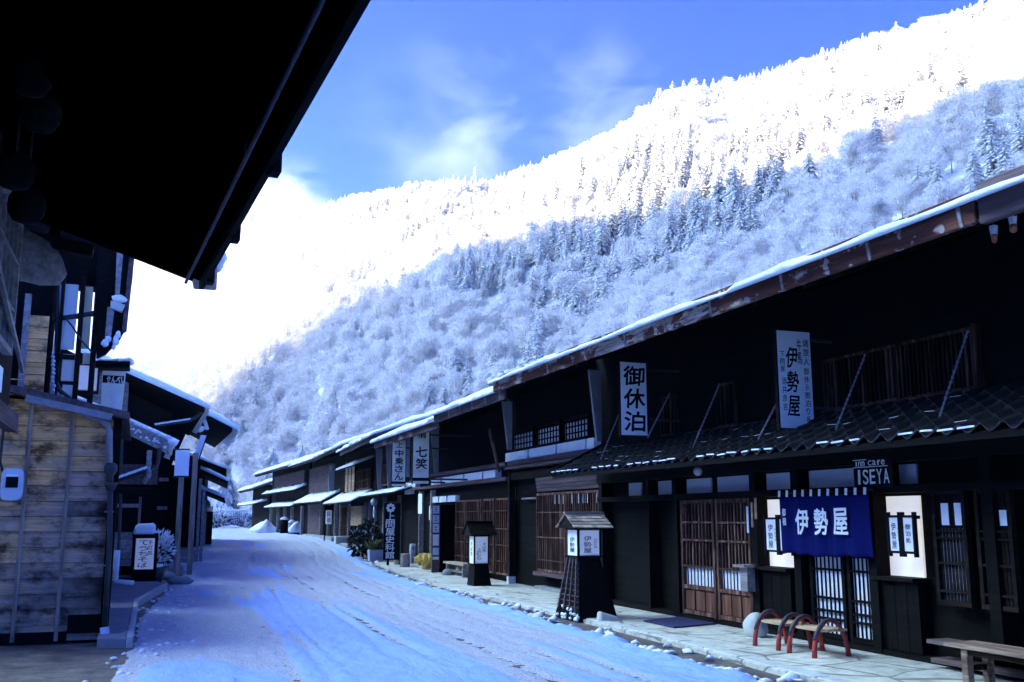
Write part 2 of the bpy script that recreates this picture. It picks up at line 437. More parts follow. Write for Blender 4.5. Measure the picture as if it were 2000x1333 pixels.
PH = [-40, -5, 0, 5, 8.2, 11.7, 16.2, 19, 22, 25.8, 30.1, 35, 39.6, 43, 47.5, 52, 60, 80, 100]
RE = [.22, .29, .303, .313, .3135, .3335, .353, .351, .3735, .397, .436, .459, .475, .481, .49, .495, .49, .44, .35]   # ridge slope seen from the street
R1P = [-40, -5, 0, 10, 20, 30, 40, 50, 60, 100]; R1V = [800, 720, 680, 570, 470, 400, 345, 315, 300, 320]
R0P = [-40, 1, 6, 10, 20, 30, 40, 50, 60, 100]; R0V = [280, 235, 185, 145, 100, 76, 62, 54, 50, 50]
TREE_TOP = 6.5
def hill_z(x, y):
    ph = math.degrees(math.atan2(x, y)); r = math.hypot(x, y)
    e = np.interp(ph, PH, RE); r1 = np.interp(ph, R1P, R1V); r0 = np.interp(ph, R0P, R0V)
    H = e * r1 - TREE_TOP; t = (r - r0) / (r1 - r0)
    if t <= 0: return .35 * smooth(20, 70, r) if t < 0 else .35
    if t <= 1: z = H * (t + .05 * math.sin(t * 3.1416))
    else: z = H * max(0.0, 1 - (t - 1) * .9)
    n = noise.noise(Vector((x * .012, y * .012, 3.1))) * 9 + noise.noise(Vector((x * .035, y * .035, 7.7))) * 3.2
    return .35 + z + n * float(smooth(0, .25, t)) * (1 - .55 * float(smooth(.8, 1, t)))

M['snow_ground'] = snow_mat('snow covered hillside', (.78, .79, .82), .6, .2)
vs, fs = [], []
phs = np.linspace(-38, 96, 150); ts = np.concatenate([np.linspace(-.05, 1.05, 70), np.linspace(1.1, 2.0, 12)])
for p in phs:
    r1 = np.interp(p, R1P, R1V); r0 = np.interp(p, R0P, R0V)
    for t in ts:
        r = r0 + t * (r1 - r0); x, y = r * math.sin(R(p)), r * math.cos(R(p)); vs.append((x, y, hill_z(x, y) if t > 0 else -1.2))
nt_ = len(ts)
fs = [(i * nt_ + j, i * nt_ + j + 1, (i + 1) * nt_ + j + 1, (i + 1) * nt_ + j) for i in range(len(phs) - 1) for j in range(nt_ - 1)]
mb = MB(); mb.add(vs, fs); hill = mb.build('hill', M['snow_ground'], smooth=True, kind='structure')

# the ridge on the sun's side of the valley: its crest throws the shade that lies over the street and the lower slope
SHP = [-8, .34, 1.6, 3.5, 6.2, 9.5, 13, 15.7, 20.2, 23, 25.7, 29.4, 34.7, 37, 41, 45.2, 49, 56, 66]
SHE = [.06, .07, .08, .10, .135, .195, .245, .272, .300, .318, .318, .334, .352, .376, .397, .424, .436, .44, .44]
RD, LW = 450.0, math.tan(SUN_EL)                 # how far off the crest stands, towards the sun
SH_ = Vector((math.sin(SUN_AZ), math.cos(SUN_AZ), 0)); EL_ = Vector((math.cos(SUN_AZ), -math.sin(SUN_AZ), 0))
crest = []
for p, e in zip(SHP, SHE):
    if p < 0: continue
    r1 = np.interp(p, R1P, R1V); r0 = np.interp(p, R0P, R0V)
    lo, hi = r0, r1
    for _ in range(40):
        m_ = (lo + hi) / 2; x, y = m_ * math.sin(R(p)), m_ * math.cos(R(p))
        if (hill_z(x, y) + 6) / m_ < e: lo = m_
        else: hi = m_
    q = Vector((lo * math.sin(R(p)), lo * math.cos(R(p)), 0)); z = hill_z(q.x, q.y) + 6
    crest.append((q.dot(EL_), z + (RD - q.dot(SH_)) * LW, p))
top = sorted((a, b) for a, b, p in crest if p > 9)
low = min(b for a, b, p in crest if p < 3)
we = top[-1][0]
CW_ = [-700, -300, top[0][0] - 60] + [c[0] for c in top] + [we + 6, we + 16, we + 120, we + 260, we + 400]
CZ_ = [160, 240, top[0][1] + 5] + [c[1] for c in top] + [top[-1][1] - 8, low - 8, low - 25, 55, 5]
def crest_z(w): return float(np.interp(w, CW_, CZ_)) + 3 * noise.noise(Vector((w * .02, 0, 5))) + 3 * noise.noise(Vector((w * .09, 0, 9))) + 5 * noise.noise(Vector((w * .31, 0, 3)))
vs, fs = [], []; ws = np.linspace(CW_[0], CW_[-1], 620); us = np.linspace(-1, 1, 17)
for w in ws:
    H = crest_z(w)
    for u in us:
        q = SH_ * (RD + u * 190) + EL_ * w; z = H * (1 - abs(u)) ** 1.05
        vs.append((q.x, q.y, -1.2 if abs(u) > .99 else z + 4 * noise.noise(Vector((u * 6, w * .02, 1))) * (1 - abs(u)) * abs(u) * 4))
n_ = len(us); fs = [(i * n_ + j, i * n_ + j + 1, (i + 1) * n_ + j + 1, (i + 1) * n_ + j) for i in range(len(ws) - 1) for j in range(n_ - 1)]
mb = MB(); mb.add(vs, fs); ridge = mb.build('hill', M['snow_ground'], smooth=True, kind='structure')

# flat valley floor
mb = MB(); mb.box(-1500, 1500, -1500, 2200, -1.0, -.12); ground = mb.build('ground', M['snow_ground'], kind='structure')

# ------------------------------------------------------------------ trees
def rough_snow(name, c, rough=.8):
    m, nt, b = new_mat(name); n = tex(nt, .9, 3, .6)
    r = ramp(nt, n.outputs['Fac'], [(.3, tuple(x * .82 for x in c)), (.7, c)]); lnk(nt, r.outputs[0], b.inputs['Base Color'])
    b.inputs['Roughness'].default_value = rough; b.inputs['Specular IOR Level'].default_value = .1
    tr = nt.nodes.new('ShaderNodeBsdfTranslucent'); lnk(nt, r.outputs[0], tr.inputs['Color'])      # rime lets light through
    mx = nt.nodes.new('ShaderNodeMixShader'); mx.inputs['Fac'].default_value = .42
    lnk(nt, b.outputs[0], mx.inputs[1]); lnk(nt, tr.outputs[0], mx.inputs[2]); lnk(nt, mx.outputs[0], nt.nodes['Material Output'].inputs['Surface'])
    return m
M['tree_snow'] = rough_snow('snow on branches', (.92, .92, .92))
M['frost'] = rough_snow('hoar frost twigs', (.90, .88, .89))
M['frost2'] = rough_snow('thin frost twigs', (.72, .66, .62))
M['needle'] = rough_snow('snow dusted needles', (.74, .72, .67))
M['frost_bark'] = rough_snow('frosted bark', (.34, .31, .30))
TREE_MATS = [M['frost_bark'], M['needle'], M['tree_snow'], M['frost'], M['frost2']]
def mesh_from(name, V, F, mi, mats):
    me = bpy.data.meshes.new(name); me.from_pydata(V, [], F)
    for m in mats: me.materials.append(m)
    me.polygons.foreach_set('material_index', mi); me.update(); return me
def octa(V, F, mi, c, ax, ay, az, m):
    n = len(V)
    V += [tuple(c + q) for q in (ax, -ax, ay, -ay, az, -az)]
    for a, b in ((0, 2), (2, 1), (1, 3), (3, 0)):
        F.append((n + a, n + b, n + 4)); F.append((n + b, n + a, n + 5)); mi += [m, m]
def trunk(V, F, mi, h, r, m=0, seg=5):
    n = len(V)
    for z, rr in ((-1.5, r), (h, r * .15)):
        for k in range(seg): a = 2 * math.pi * k / seg; V.append((rr * math.cos(a), rr * math.sin(a), z))
    for k in range(seg): F.append((n + k, n + (k + 1) % seg, n + seg + (k + 1) % seg, n + seg + k)); mi.append(m)
def conifer(seed, H=15.0, Rb=3.3, tiers=16, snowy=.95, droop=.38):
    rnd = random.Random(seed); V, F, mi = [], [], []
    trunk(V, F, mi, H, .22)
    for i in range(tiers):
        f = (i + .5) / tiers; z = H * (.08 + .92 * f)
        rad = Rb * (1 - f) ** .65 * rnd.uniform(.85, 1.15) + .22
        nb = max(4, int(9 * (1 - f) + 3)); ph = rnd.uniform(0, 6.28)
        for k in range(nb):
            a = ph + 6.283 * k / nb + rnd.uniform(-.25, .25); L = rad * rnd.uniform(.72, 1.18)
            d = Vector((math.cos(a), math.sin(a), 0)); s = Vector((-d.y, d.x, 0)); w = .24 * L + .18
            zz = z + rnd.uniform(-.3, .3); dr = droop * L * rnd.uniform(.7, 1.4)
            p0 = Vector((0, 0, zz)); p1 = d * L * .55 + Vector((0, 0, zz - dr * .35)); p2 = d * L + Vector((0, 0, zz - dr))
            n = len(V); V += [tuple(q) for q in (p0, p1 + s * w, p2, p1 - s * w)]
            F.append((n, n + 1, n + 2)); F.append((n, n + 2, n + 3)); mi += [1, 1]
            for t, sz in ((.38, .66), (.62, .58), (.84, .56), (1.0, .42)):
                if rnd.random() > snowy: continue
                c = d * L * t + s * rnd.uniform(-.5, .5) * w * .8 + Vector((0, 0, zz - dr * t * t + .10))
                ax = (d * .9 + Vector((0, 0, -dr / L * 1.2))).normalized() * (sz * (.35 * L + .30)) * rnd.uniform(.7, 1.2)
                octa(V, F, mi, c, ax, s * (.42 * w + .10) * rnd.uniform(.7, 1.2), Vector((0, 0, .13 + .05 * L)) * rnd.uniform(.8, 1.3), 2)
    octa(V, F, mi, Vector((0, 0, H + .1)), Vector((.16, 0, 0)), Vector((0, .16, 0)), Vector((0, 0, .7)), 2)
    return mesh_from('snowy_conifer', V, F, mi, TREE_MATS)
def broadleaf(seed, H=12.0, W=4.6, clumps=46, per=40, thin=.25):
    rnd = random.Random(seed); V, F, mi = [], [], []
    trunk(V, F, mi, H * .55, .24)
    cz = H * .60
    for c in range(clumps):
        while True:
            q = Vector((rnd.uniform(-1, 1), rnd.uniform(-1, 1), rnd.uniform(-.75, 1)))
            if .35 < q.length < 1: break
        ctr = Vector((q.x * W * .82, q.y * W * .82, cz + q.z * H * .34)); base = Vector((q.x * W * .25, q.y * W * .25, cz - H * .22 + q.z * H * .1))
        # limb
        n = len(V); d = (ctr - base); s = d.cross(Vector((0, 0, 1)))
        s = s.normalized() * .05 if s.length > .01 else Vector((.05, 0, 0))
        V += [tuple(base + s * 1.6), tuple(base - s * 1.6), tuple(ctr - s * .4), tuple(ctr + s * .4)]; F.append((n, n + 1, n + 2, n + 3)); mi.append(4 if rnd.random() < .5 else 0)
        rr = rnd.uniform(.75, 1.25)
        for k in range(int(per * 1.5)):
            o = Vector((rnd.gauss(0, .55), rnd.gauss(0, .55), rnd.gauss(0, .38))) * rr
            dirv = (o * .8 + q * .7 + Vector((0, 0, .25)) + Vector((rnd.uniform(-.6, .6), rnd.uniform(-.6, .6), rnd.uniform(-.4, .4)))).normalized()
            L = rnd.uniform(.35, .9); wv = dirv.cross(Vector((rnd.uniform(-1, 1), rnd.uniform(-1, 1), rnd.uniform(-1, 1))))
            if wv.length < .05: continue
            wv = wv.normalized() * rnd.uniform(.035, .10)
            p = ctr + o; n = len(V); V += [tuple(p - wv * .6), tuple(p + wv * .6), tuple(p + dirv * L + wv), tuple(p + dirv * L - wv)]
            F.append((n, n + 1, n + 2, n + 3)); mi.append(4 if rnd.random() < thin else 3)
    return mesh_from('frosted_tree', V, F, mi, TREE_MATS)
CON = [conifer(1), conifer(2, 15.5, 3.0, 18), conifer(3, 13, 3.8, 14), conifer(4, 14.5, 3.3, 16, .85), conifer(5, 13.5, 3.6, 15, 1.0, .5)]
BRO = [broadleaf(11), broadleaf(12, 11, 5.0, 50, 40, .15), broadleaf(13, 13, 4.2, 44, 42, .4), broadleaf(14, 10, 4.8, 46, 38, .2)]

rnd = random.Random(5)
def in_view(x, y, z):
    c, s = math.cos(YAW), math.sin(YAW); q = Vector((x, y, z - CAM_H))
    u = q.x * c + q.y * s; f = -q.x * s + q.y * c
    fw = f * math.cos(PITCH) + q.z * math.sin(PITCH); v = -f * math.sin(PITCH) + q.z * math.cos(PITCH)
    if fw < 1: return None
    return CXP + FPX * u / fw, CYP - FPX * v / fw
ROOF_E = ([-5, 4.1, 8.7, 11.5, 19, 29, 38, 48.5, 60], [.05, .0, .045, .07, .13, .195, .245, .30, .33])
cand = []
for p in np.arange(-14, 62, .001):
    pass
def scatter():
    out = []
    ph = -14.0
    cells = set()
    tries = 0
    while tries < 210000:
        tries += 1
        p = rnd.uniform(-14, 60); r1 = np.interp(p, R1P, R1V); r0 = np.interp(p, R0P, R0V)
        r = math.sqrt(rnd.uniform(r0 * r0, (r1 * 1.04) ** 2)); x, y = r * math.sin(R(p)), r * math.cos(R(p))
        sp = 2.45 + r * .0022
        key = (int(x / sp), int(y / sp))
        if key in cells: continue
        cells.add(key)
        z = hill_z(x, y)
        t = (r - r0) / (r1 - r0)
        m = .7 * noise.noise(Vector((x * .017, y * .017, 11))) + .75 * noise.noise(Vector((x * .06, y * .06, 4))) + rnd.gauss(0, .16)
        lean = .10 if p < 14 else -.02
        con = m + lean + (.12 if t > .86 else 0) > .20
        sc = .53 * rnd.uniform(.72, 1.18) * (1.0 if con else rnd.uniform(.75, 1.1)) * (.82 if t > .8 else 1)
        sc *= min(1.0, r / 175) ** .6
        h = (15 if con else 12) * sc
        if (z + h) / r < np.interp(p, *ROOF_E): continue
        pv = in_view(x, y, z + h * .6)
        seen = pv is not None and -60 < pv[0] < 2060 and -60 < pv[1]
        out.append((x, y, z, con, sc, rnd.uniform(0, 6.28), seen, h / r, t, p))
    return out
TREES = scatter()
def shade_e(p): return float(np.interp(p, SHP, SHE))
indiv = {True: [], False: []}
for k in (True, False):
    lst = sorted([t for t in TREES if t[3] == k and t[6]], key=lambda t: -t[7])
    indiv[k] = lst[:300]
chosen = set(id(t) for k in indiv for t in indiv[k])
def tree_label(con, t):
    x, y, z, _, sc, rz, seen, a, tt, p = t
    lit = z / math.hypot(x, y) > shade_e(p)
    if con: return ('snow-laden conifer standing in the sunlit upper hillside forest' if lit else 'snow-laden conifer standing in the blue shade of the lower hillside')
    return ('hoar-frosted bare tree with rounded crown on the sunlit upper hillside' if lit else 'hoar-frosted bare tree with rounded crown on the shaded lower hillside')
for k in (True, False):
    for i, t in enumerate(indiv[k]):
        x, y, z, con, sc, rz, *_ = t
        me = (CON if con else BRO)[rnd.randrange(len(CON if con else BRO))]
        o = bpy.data.objects.new('snowy_conifer' if con else 'frosted_tree', me); COL.objects.link(o)
        o.location = (x, y, z - .3); o.rotation_euler = (0, 0, rz); o.scale = (sc, sc, sc)
        lb = tree_label(con, t)
        tag(o, lb, 'tree', ('snowy conifers' if con else 'frosted bare trees') + (' on the sunlit slope' if 'sunlit' in lb else ' on the shaded slope'))
# the rest of the wood reads as one mass: one object
rest = [t for t in TREES if id(t) not in chosen]
pc = bpy.data.collections.new('forest_kinds')
for me in CON + BRO:
    o = bpy.data.objects.new('forest_kind', me); pc.objects.link(o)
me = bpy.data.meshes.new('forest'); me.from_pydata([(t[0], t[1], t[2] - .3) for t in rest], [], [])
a = me.attributes.new('kind_index', 'INT', 'POINT'); a.data.foreach_set('value', [rnd.randrange(len(CON)) if t[3] else len(CON) + rnd.randrange(len(BRO)) for t in rest])
a = me.attributes.new('size', 'FLOAT', 'POINT'); a.data.foreach_set('value', [t[4] for t in rest])
a = me.attributes.new('turn', 'FLOAT_VECTOR', 'POINT'); a.data.foreach_set('vector', [c for t in rest for c in (0, 0, t[5])])
forest = bpy.data.objects.new('forest', me); COL.objects.link(forest); forest['kind'] = 'stuff'
forest['label'] = 'far snow-covered wood spread over the whole hillside'; forest['category'] = 'forest'
ng = bpy.data.node_groups.new('forest_nodes', 'GeometryNodeTree')
ng.interface.new_socket('Geometry', in_out='INPUT', socket_type='NodeSocketGeometry')
ng.interface.new_socket('Geometry', in_out='OUTPUT', socket_type='NodeSocketGeometry')
gi, go = ng.nodes.new('NodeGroupInput'), ng.nodes.new('NodeGroupOutput')
ip = ng.nodes.new('GeometryNodeInstanceOnPoints'); ci = ng.nodes.new('GeometryNodeCollectionInfo')
ci.inputs['Collection'].default_value = pc; ci.inputs['Separate Children'].default_value = True; ci.inputs['Reset Children'].default_value = True
def attr(name, typ):
    n = ng.nodes.new('GeometryNodeInputNamedAttribute'); n.data_type = typ; n.inputs['Name'].default_value = name
    return [s for s in n.outputs if s.enabled and s.name == 'Attribute'][0]
ng.links.new(gi.outputs[0], ip.inputs['Points']); ng.links.new(ci.outputs[0], ip.inputs['Instance'])
ip.inputs['Pick Instance'].default_value = True
ng.links.new(attr('kind_index', 'INT'), ip.inputs['Instance Index'])
e2r = ng.nodes.new('FunctionNodeEulerToRotation'); ng.links.new(attr('turn', 'FLOAT_VECTOR'), e2r.inputs[0]); ng.links.new(e2r.outputs[0], ip.inputs['Rotation'])
ng.links.new(attr('size', 'FLOAT'), ip.inputs['Scale'])
ng.links.new(ip.outputs[0], go.inputs[0])
md = forest.modifiers.new('forest', 'NODES'); md.node_group = ng


# ------------------------------------------------------------------ street
RUTS = [(.30, .010), (.335, .012), (.40, .008), (.515, .012), (.56, .010), (.64, .014), (.675, .010), (.74, .010), (.80, .012), (.845, .009)]
def ruts(x, y):
    xl, xr = left_x(y), right_x(y); s = (x - xl) / (xr - xl); k = 0.0
    for i, (c, w) in enumerate(RUTS):
        c2 = c + .045 * noise.noise(Vector((i * 3.7, y * .06, 1))) + .012 * noise.noise(Vector((i * 1.7, y * .3, 2)))
        f = .5 + noise.noise(Vector((i * 9.1, y * .15, 5)))
        w_ = w * 1.5
        if abs(s - c2) < w_ * 2.5: k = max(k, math.exp(-((s - c2) / w_) ** 2) * max(0, min(1, f * 1.3)))
    return k
def cover(x, y):
    """how much loose snow lies at a point of the carriageway (0 worn, 1 covered)"""
    xl, xr = left_x(y), right_x(y); s = (x - xl) / (xr - xl)
    n1 = noise.noise(Vector((x * .55, y * .11, 2))) ; n2 = noise.noise(Vector((x * 1.6, y * .35, 8)))
    c = -.06 + .62 * n1 + .34 * n2
    c += .55 * math.exp(-((s - .42) / .16) ** 2) * (1 - .8 * float(smooth(20, 30, y)))     # untouched middle strip near by
    c += .75 * math.exp(-((s - .13) / .13) ** 2) * (1 - float(smooth(11.2, 13.5, y)))    # heap of snow by the near left kerb
    c += .8 * float(smooth(.90, 1.0, s)) * (1 - .35 * float(smooth(26, 40, y)))           # bank along the right side
    c -= .35 * math.exp(-((s - .72) / .10) ** 2) + .3 * math.exp(-((s - .24) / .07) ** 2)  # wheel tracks
    c -= .75 * math.exp(-((s - .02) / .06) ** 2)
    c += .42 * (1 - float(smooth(10, 26, y))) * float(smooth(.1, .3, s))
    c -= .45 * ruts(x, y)
    return c
def street_h(x, y):
    xl, xr = left_x(y), right_x(y); s = (x - xl) / (xr - xl); c = cover(x, y)
    k = float(smooth(.12, .40, c))
    h = street_z(y) + .020 * k
    h += .020 * k * noise.noise(Vector((x * 2.6, y * 2.2, 4))) + .015 * noise.noise(Vector((x * 7, y * 3.5, 1))) + .010 * noise.noise(Vector((x * 17, y * 12, 6)))
    h += .006 * math.sin(s * 42 + 1.5 * noise.noise(Vector((x * .4, y * .12, 3)))) * (1 - k) * .6
    rt = ruts(x, y); h -= .016 * rt; h += .004 * rt * math.sin(y * 42 + 3 * noise.noise(Vector((x, y, 0))))
    h += .05 * float(smooth(.93, .985, s)) * (.35 + abs(noise.noise(Vector((x * 2.2, y * 2.2, 14)))) * 1.6) * (1 - .5 * float(smooth(30, 45, y)))
    if s < .20 and y < 13.5: h += .05 * k * (.5 + noise.noise(Vector((x * 1.7, y * 1.3, 21))))
    e = min(s, 1.0 - s)
    if e < .02: h -= .05 * (1 - max(e, 0) / .02)
    return h + .008
rows = [-8.0]
while rows[-1] < 128: rows.append(rows[-1] + (.5 if rows[-1] < 5.5 else max(.05, .0052 * rows[-1])))
NC = 190
V, F, CV = [], [], []
for y in rows:
    xl, xr = left_x(y), right_x(y)
    wob = .16 * noise.noise(Vector((0, y * .9, 30))) + .10 * noise.noise(Vector((0, y * 3.1, 31)))
    wol = .10 * noise.noise(Vector((5, y * .9, 33))) + .08 * noise.noise(Vector((5, y * 3.1, 31)))
    for j in range(NC + 1):
        s = j / NC; x = xl + wol * (1 - s) ** 3 + (xr + wob * s ** 3 - xl) * s
        V.append((x, y, street_h(xl + (xr - xl) * s, y))); CV.append(cover(xl + (xr - xl) * s, y))
F = [(i * (NC + 1) + j, i * (NC + 1) + j + 1, (i + 1) * (NC + 1) + j + 1, (i + 1) * (NC + 1) + j) for i in range(len(rows) - 1) for j in range(NC)]
me = bpy.data.meshes.new('street'); me.from_pydata(V, [], F)
at = me.attributes.new('snow_cover', 'FLOAT', 'POINT'); at.data.foreach_set('value', CV)
me.polygons.foreach_set('use_smooth', [True] * len(F)); me.update()
m, nt, b = new_mat('trodden snow on the street')
an = nt.nodes.new('ShaderNodeAttribute'); an.attribute_name = 'snow_cover'
n1 = tex(nt, 3.2, 7, .7, (1, .30, 1)); n2 = tex(nt, 24, 6, .78, (1, .16, 1)); n3 = tex(nt, 80, 4, .65, (1, .40, 1))
ad = nt.nodes.new('ShaderNodeMath'); ad.operation = 'MULTIPLY_ADD'; lnk(nt, n1.outputs['Fac'], ad.inputs[0]); ad.inputs[1].default_value = .55; lnk(nt, an.outputs['Fac'], ad.inputs[2])
a2 = nt.nodes.new('ShaderNodeMath'); a2.operation = 'MULTIPLY_ADD'; lnk(nt, n2.outputs['Fac'], a2.inputs[0]); a2.inputs[1].default_value = .45; lnk(nt, ad.outputs[0], a2.inputs[2])
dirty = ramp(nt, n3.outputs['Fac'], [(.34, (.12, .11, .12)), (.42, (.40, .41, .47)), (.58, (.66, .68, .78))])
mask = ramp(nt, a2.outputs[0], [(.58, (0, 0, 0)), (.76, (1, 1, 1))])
cs = ramp(nt, n2.outputs['Fac'], [(.3, (.27, .46, .95)), (.7, (.44, .60, .96))])  # blue of the reflected sky put into the loose snow's colour
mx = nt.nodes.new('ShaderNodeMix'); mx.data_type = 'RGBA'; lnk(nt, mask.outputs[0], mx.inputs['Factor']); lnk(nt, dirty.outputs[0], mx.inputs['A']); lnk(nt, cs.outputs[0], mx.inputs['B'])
lnk(nt, mx.outputs['Result'], b.inputs['Base Color']); b.inputs['Roughness'].default_value = .6; b.inputs['Specular IOR Level'].default_value = .35
hb = nt.nodes.new('ShaderNodeMath'); hb.operation = 'ADD'; lnk(nt, n2.outputs['Fac'], hb.inputs[0]); lnk(nt, n3.outputs['Fac'], hb.inputs[1])
bump(nt, b, hb.outputs[0], .8, .03)
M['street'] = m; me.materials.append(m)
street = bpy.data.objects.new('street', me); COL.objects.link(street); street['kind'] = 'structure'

# bare ground under the street and up to the houses on both sides
m, nt, b = new_mat('wet gritty ground')
n1 = tex(nt, 2.2, 8, .7); n2 = tex(nt, 38, 4, .7)
r1_ = ramp(nt, n1.outputs['Fac'], [(.32, (.045, .035, .033)), (.48, (.11, .09, .085)), (.62, (.19, .165, .14)), (.75, (.30, .28, .25))])
r2_ = ramp(nt, n2.outputs['Fac'], [(.30, (.45, .42, .42)), (.6, (1.1, 1.05, 1.0))])
mx = nt.nodes.new('ShaderNodeMix'); mx.data_type = 'RGBA'; mx.blend_type = 'MULTIPLY'; mx.inputs['Factor'].default_value = 1
lnk(nt, r1_.outputs[0], mx.inputs['A']); lnk(nt, r2_.outputs[0], mx.inputs['B']); lnk(nt, mx.outputs['Result'], b.inputs['Base Color'])
b.inputs['Roughness'].default_value = .7; bump(nt, b, n2.outputs['Fac'], .6, .02); M['grit'] = m
V, F = [], []; gy_ = np.linspace(-12, 132, 180)
for y in gy_:
    for x in (-9, left_x(y) - .6, left_x(y) + .3, (left_x(y) + right_x(y)) / 2, right_x(y) - .3, right_x(y) + 1.2, 24): V.append((x, y, street_z(y) - .012))
F = [(i * 7 + j, i * 7 + j + 1, (i + 1) * 7 + j + 1, (i + 1) * 7 + j) for i in range(len(gy_) - 1) for j in range(6)]
mb = MB(); mb.add(V, F); mb.build('ground', M['grit'], smooth=True, kind='structure')

# flagstone pavement before the right-hand houses
def flag_mat():
    m, nt, b = new_mat('pale flagstones')
    t = nt.nodes.new('ShaderNodeTexCoord'); d = tex(nt, 1.1, 3, .5)
    vm = nt.nodes.new('ShaderNodeVectorMath'); vm.operation = 'MULTIPLY_ADD'; lnk(nt, d.outputs['Color'], vm.inputs[0]); vm.inputs[1].default_value = (.35, .35, 0); lnk(nt, t.outputs['Object'], vm.inputs[2])
    vo = nt.nodes.new('ShaderNodeTexVoronoi'); vo.feature = 'DISTANCE_TO_EDGE'; vo.inputs['Scale'].default_value = .95; lnk(nt, vm.outputs[0], vo.inputs['Vector'])
    vc = nt.nodes.new('ShaderNodeTexVoronoi'); vc.inputs['Scale'].default_value = .95; lnk(nt, vm.outputs[0], vc.inputs['Vector'])
    n = tex(nt, 5, 7, .7); r = ramp(nt, n.outputs['Fac'], [(.28, (.28, .27, .22)), (.45, (.54, .52, .43)), (.65, (.72, .70, .60))])
    mv = nt.nodes.new('ShaderNodeMapRange'); lnk(nt, vc.outputs['Color'], mv.inputs['Value']); mv.inputs['To Min'].default_value = .82; mv.inputs['To Max'].default_value = 1.08
    sc = nt.nodes.new('ShaderNodeVectorMath'); sc.operation = 'SCALE'; lnk(nt, r.outputs[0], sc.inputs[0]); lnk(nt, mv.outputs[0], sc.inputs['Scale'])
    jr = ramp(nt, vo.outputs['Distance'], [(.006, (.35, .33, .32)), (.022, (1, 1, 1))])
    mx = nt.nodes.new('ShaderNodeMix'); mx.data_type = 'RGBA'; mx.blend_type = 'MULTIPLY'; mx.inputs['Factor'].default_value = 1
    lnk(nt, sc.outputs[0], mx.inputs['A']); lnk(nt, jr.outputs[0], mx.inputs['B'])
    st = tex(nt, 1.6, 6, .65, (1, 1, 1)); sr = ramp(nt, st.outputs['Fac'], [(.30, (.38, .36, .37)), (.46, (1, 1, 1))])
    m2 = nt.nodes.new('ShaderNodeMix'); m2.data_type = 'RGBA'; m2.blend_type = 'MULTIPLY'; m2.inputs['Factor'].default_value = 1
    lnk(nt, mx.outputs['Result'], m2.inputs['A']); lnk(nt, sr.outputs[0], m2.inputs['B']); lnk(nt, m2.outputs['Result'], b.inputs['Base Color'])
    b.inputs['Roughness'].default_value = .75; bump(nt, b, n.outputs['Fac'], .3, .01); return m
M['flag'] = flag_mat()
def pave_in(y): return right_x(y) + float(np.interp(y, [0, 9, 15, 21, 30], [.62, .50, .52, .32, .35]))
ys = np.linspace(-8, 35, 120); V, F = [], []
for y in ys:
    a = pave_in(y)
    for x, z in ((a, -.02), (a, .040), (a + .02, .046), (9.6, .050)): V.append((x, y, street_z(y) + z))
F = [(i * 4 + j, i * 4 + j + 1, (i + 1) * 4 + j + 1, (i + 1) * 4 + j) for i in range(len(ys) - 1) for j in range(3)]
mb = MB(); mb.add(V, F); mb.build('pavement', M['flag'], kind='structure')
# line of edging stones
mb = MB(); y = 2.0; r_ = random.Random(3)
while y < 22:
    L = r_.uniform(.55, .95); x0, x1 = pave_in(y) + .05, pave_in(y + L) + .05
    mb.prism([(x0, y + .015, .03), (x0 + .19, y + .015, .03), (x1 + .19, y + L - .015, .03), (x1, y + L - .015, .03)], (0, 0, .028 + r_.uniform(0, .006))); y += L
mb.build('kerb', M['stone_white'], kind='structure', bevel=.008)
# lumps of ploughed snow along the edge of the pavement
mb = MB(); r_ = random.Random(9)
for i in range(360):
    y = 7 + 33 * r_.random() ** 1.7; x = right_x(y) + r_.gauss(.0, .10) + (.25 * abs(r_.gauss(0, 1)) if r_.random() < .35 else 0)
    s = r_.uniform(.012, .05) * (1.6 if r_.random() < .10 else 1); mb.blob((x, y, street_z(y) + s * .45), (s * r_.uniform(1, 2.2), s * r_.uniform(1, 2.2), s * .75), i, 1.1, 1)
for i in range(130):
    y = 9.5 + 16 * r_.random(); x = left_x(y) + r_.gauss(.25, .25); s = r_.uniform(.012, .035)
    mb.blob((x, y, street_z(y) + s * .4), (s * 1.5, s * 1.3, s * .8), i + 900, .5, 1)
o = mb.build('snow_lumps', M['lump'], smooth=True, kind='stuff'); o['label'] = 'small lumps of ploughed snow strewn along both street edges'; o['category'] = 'snow'
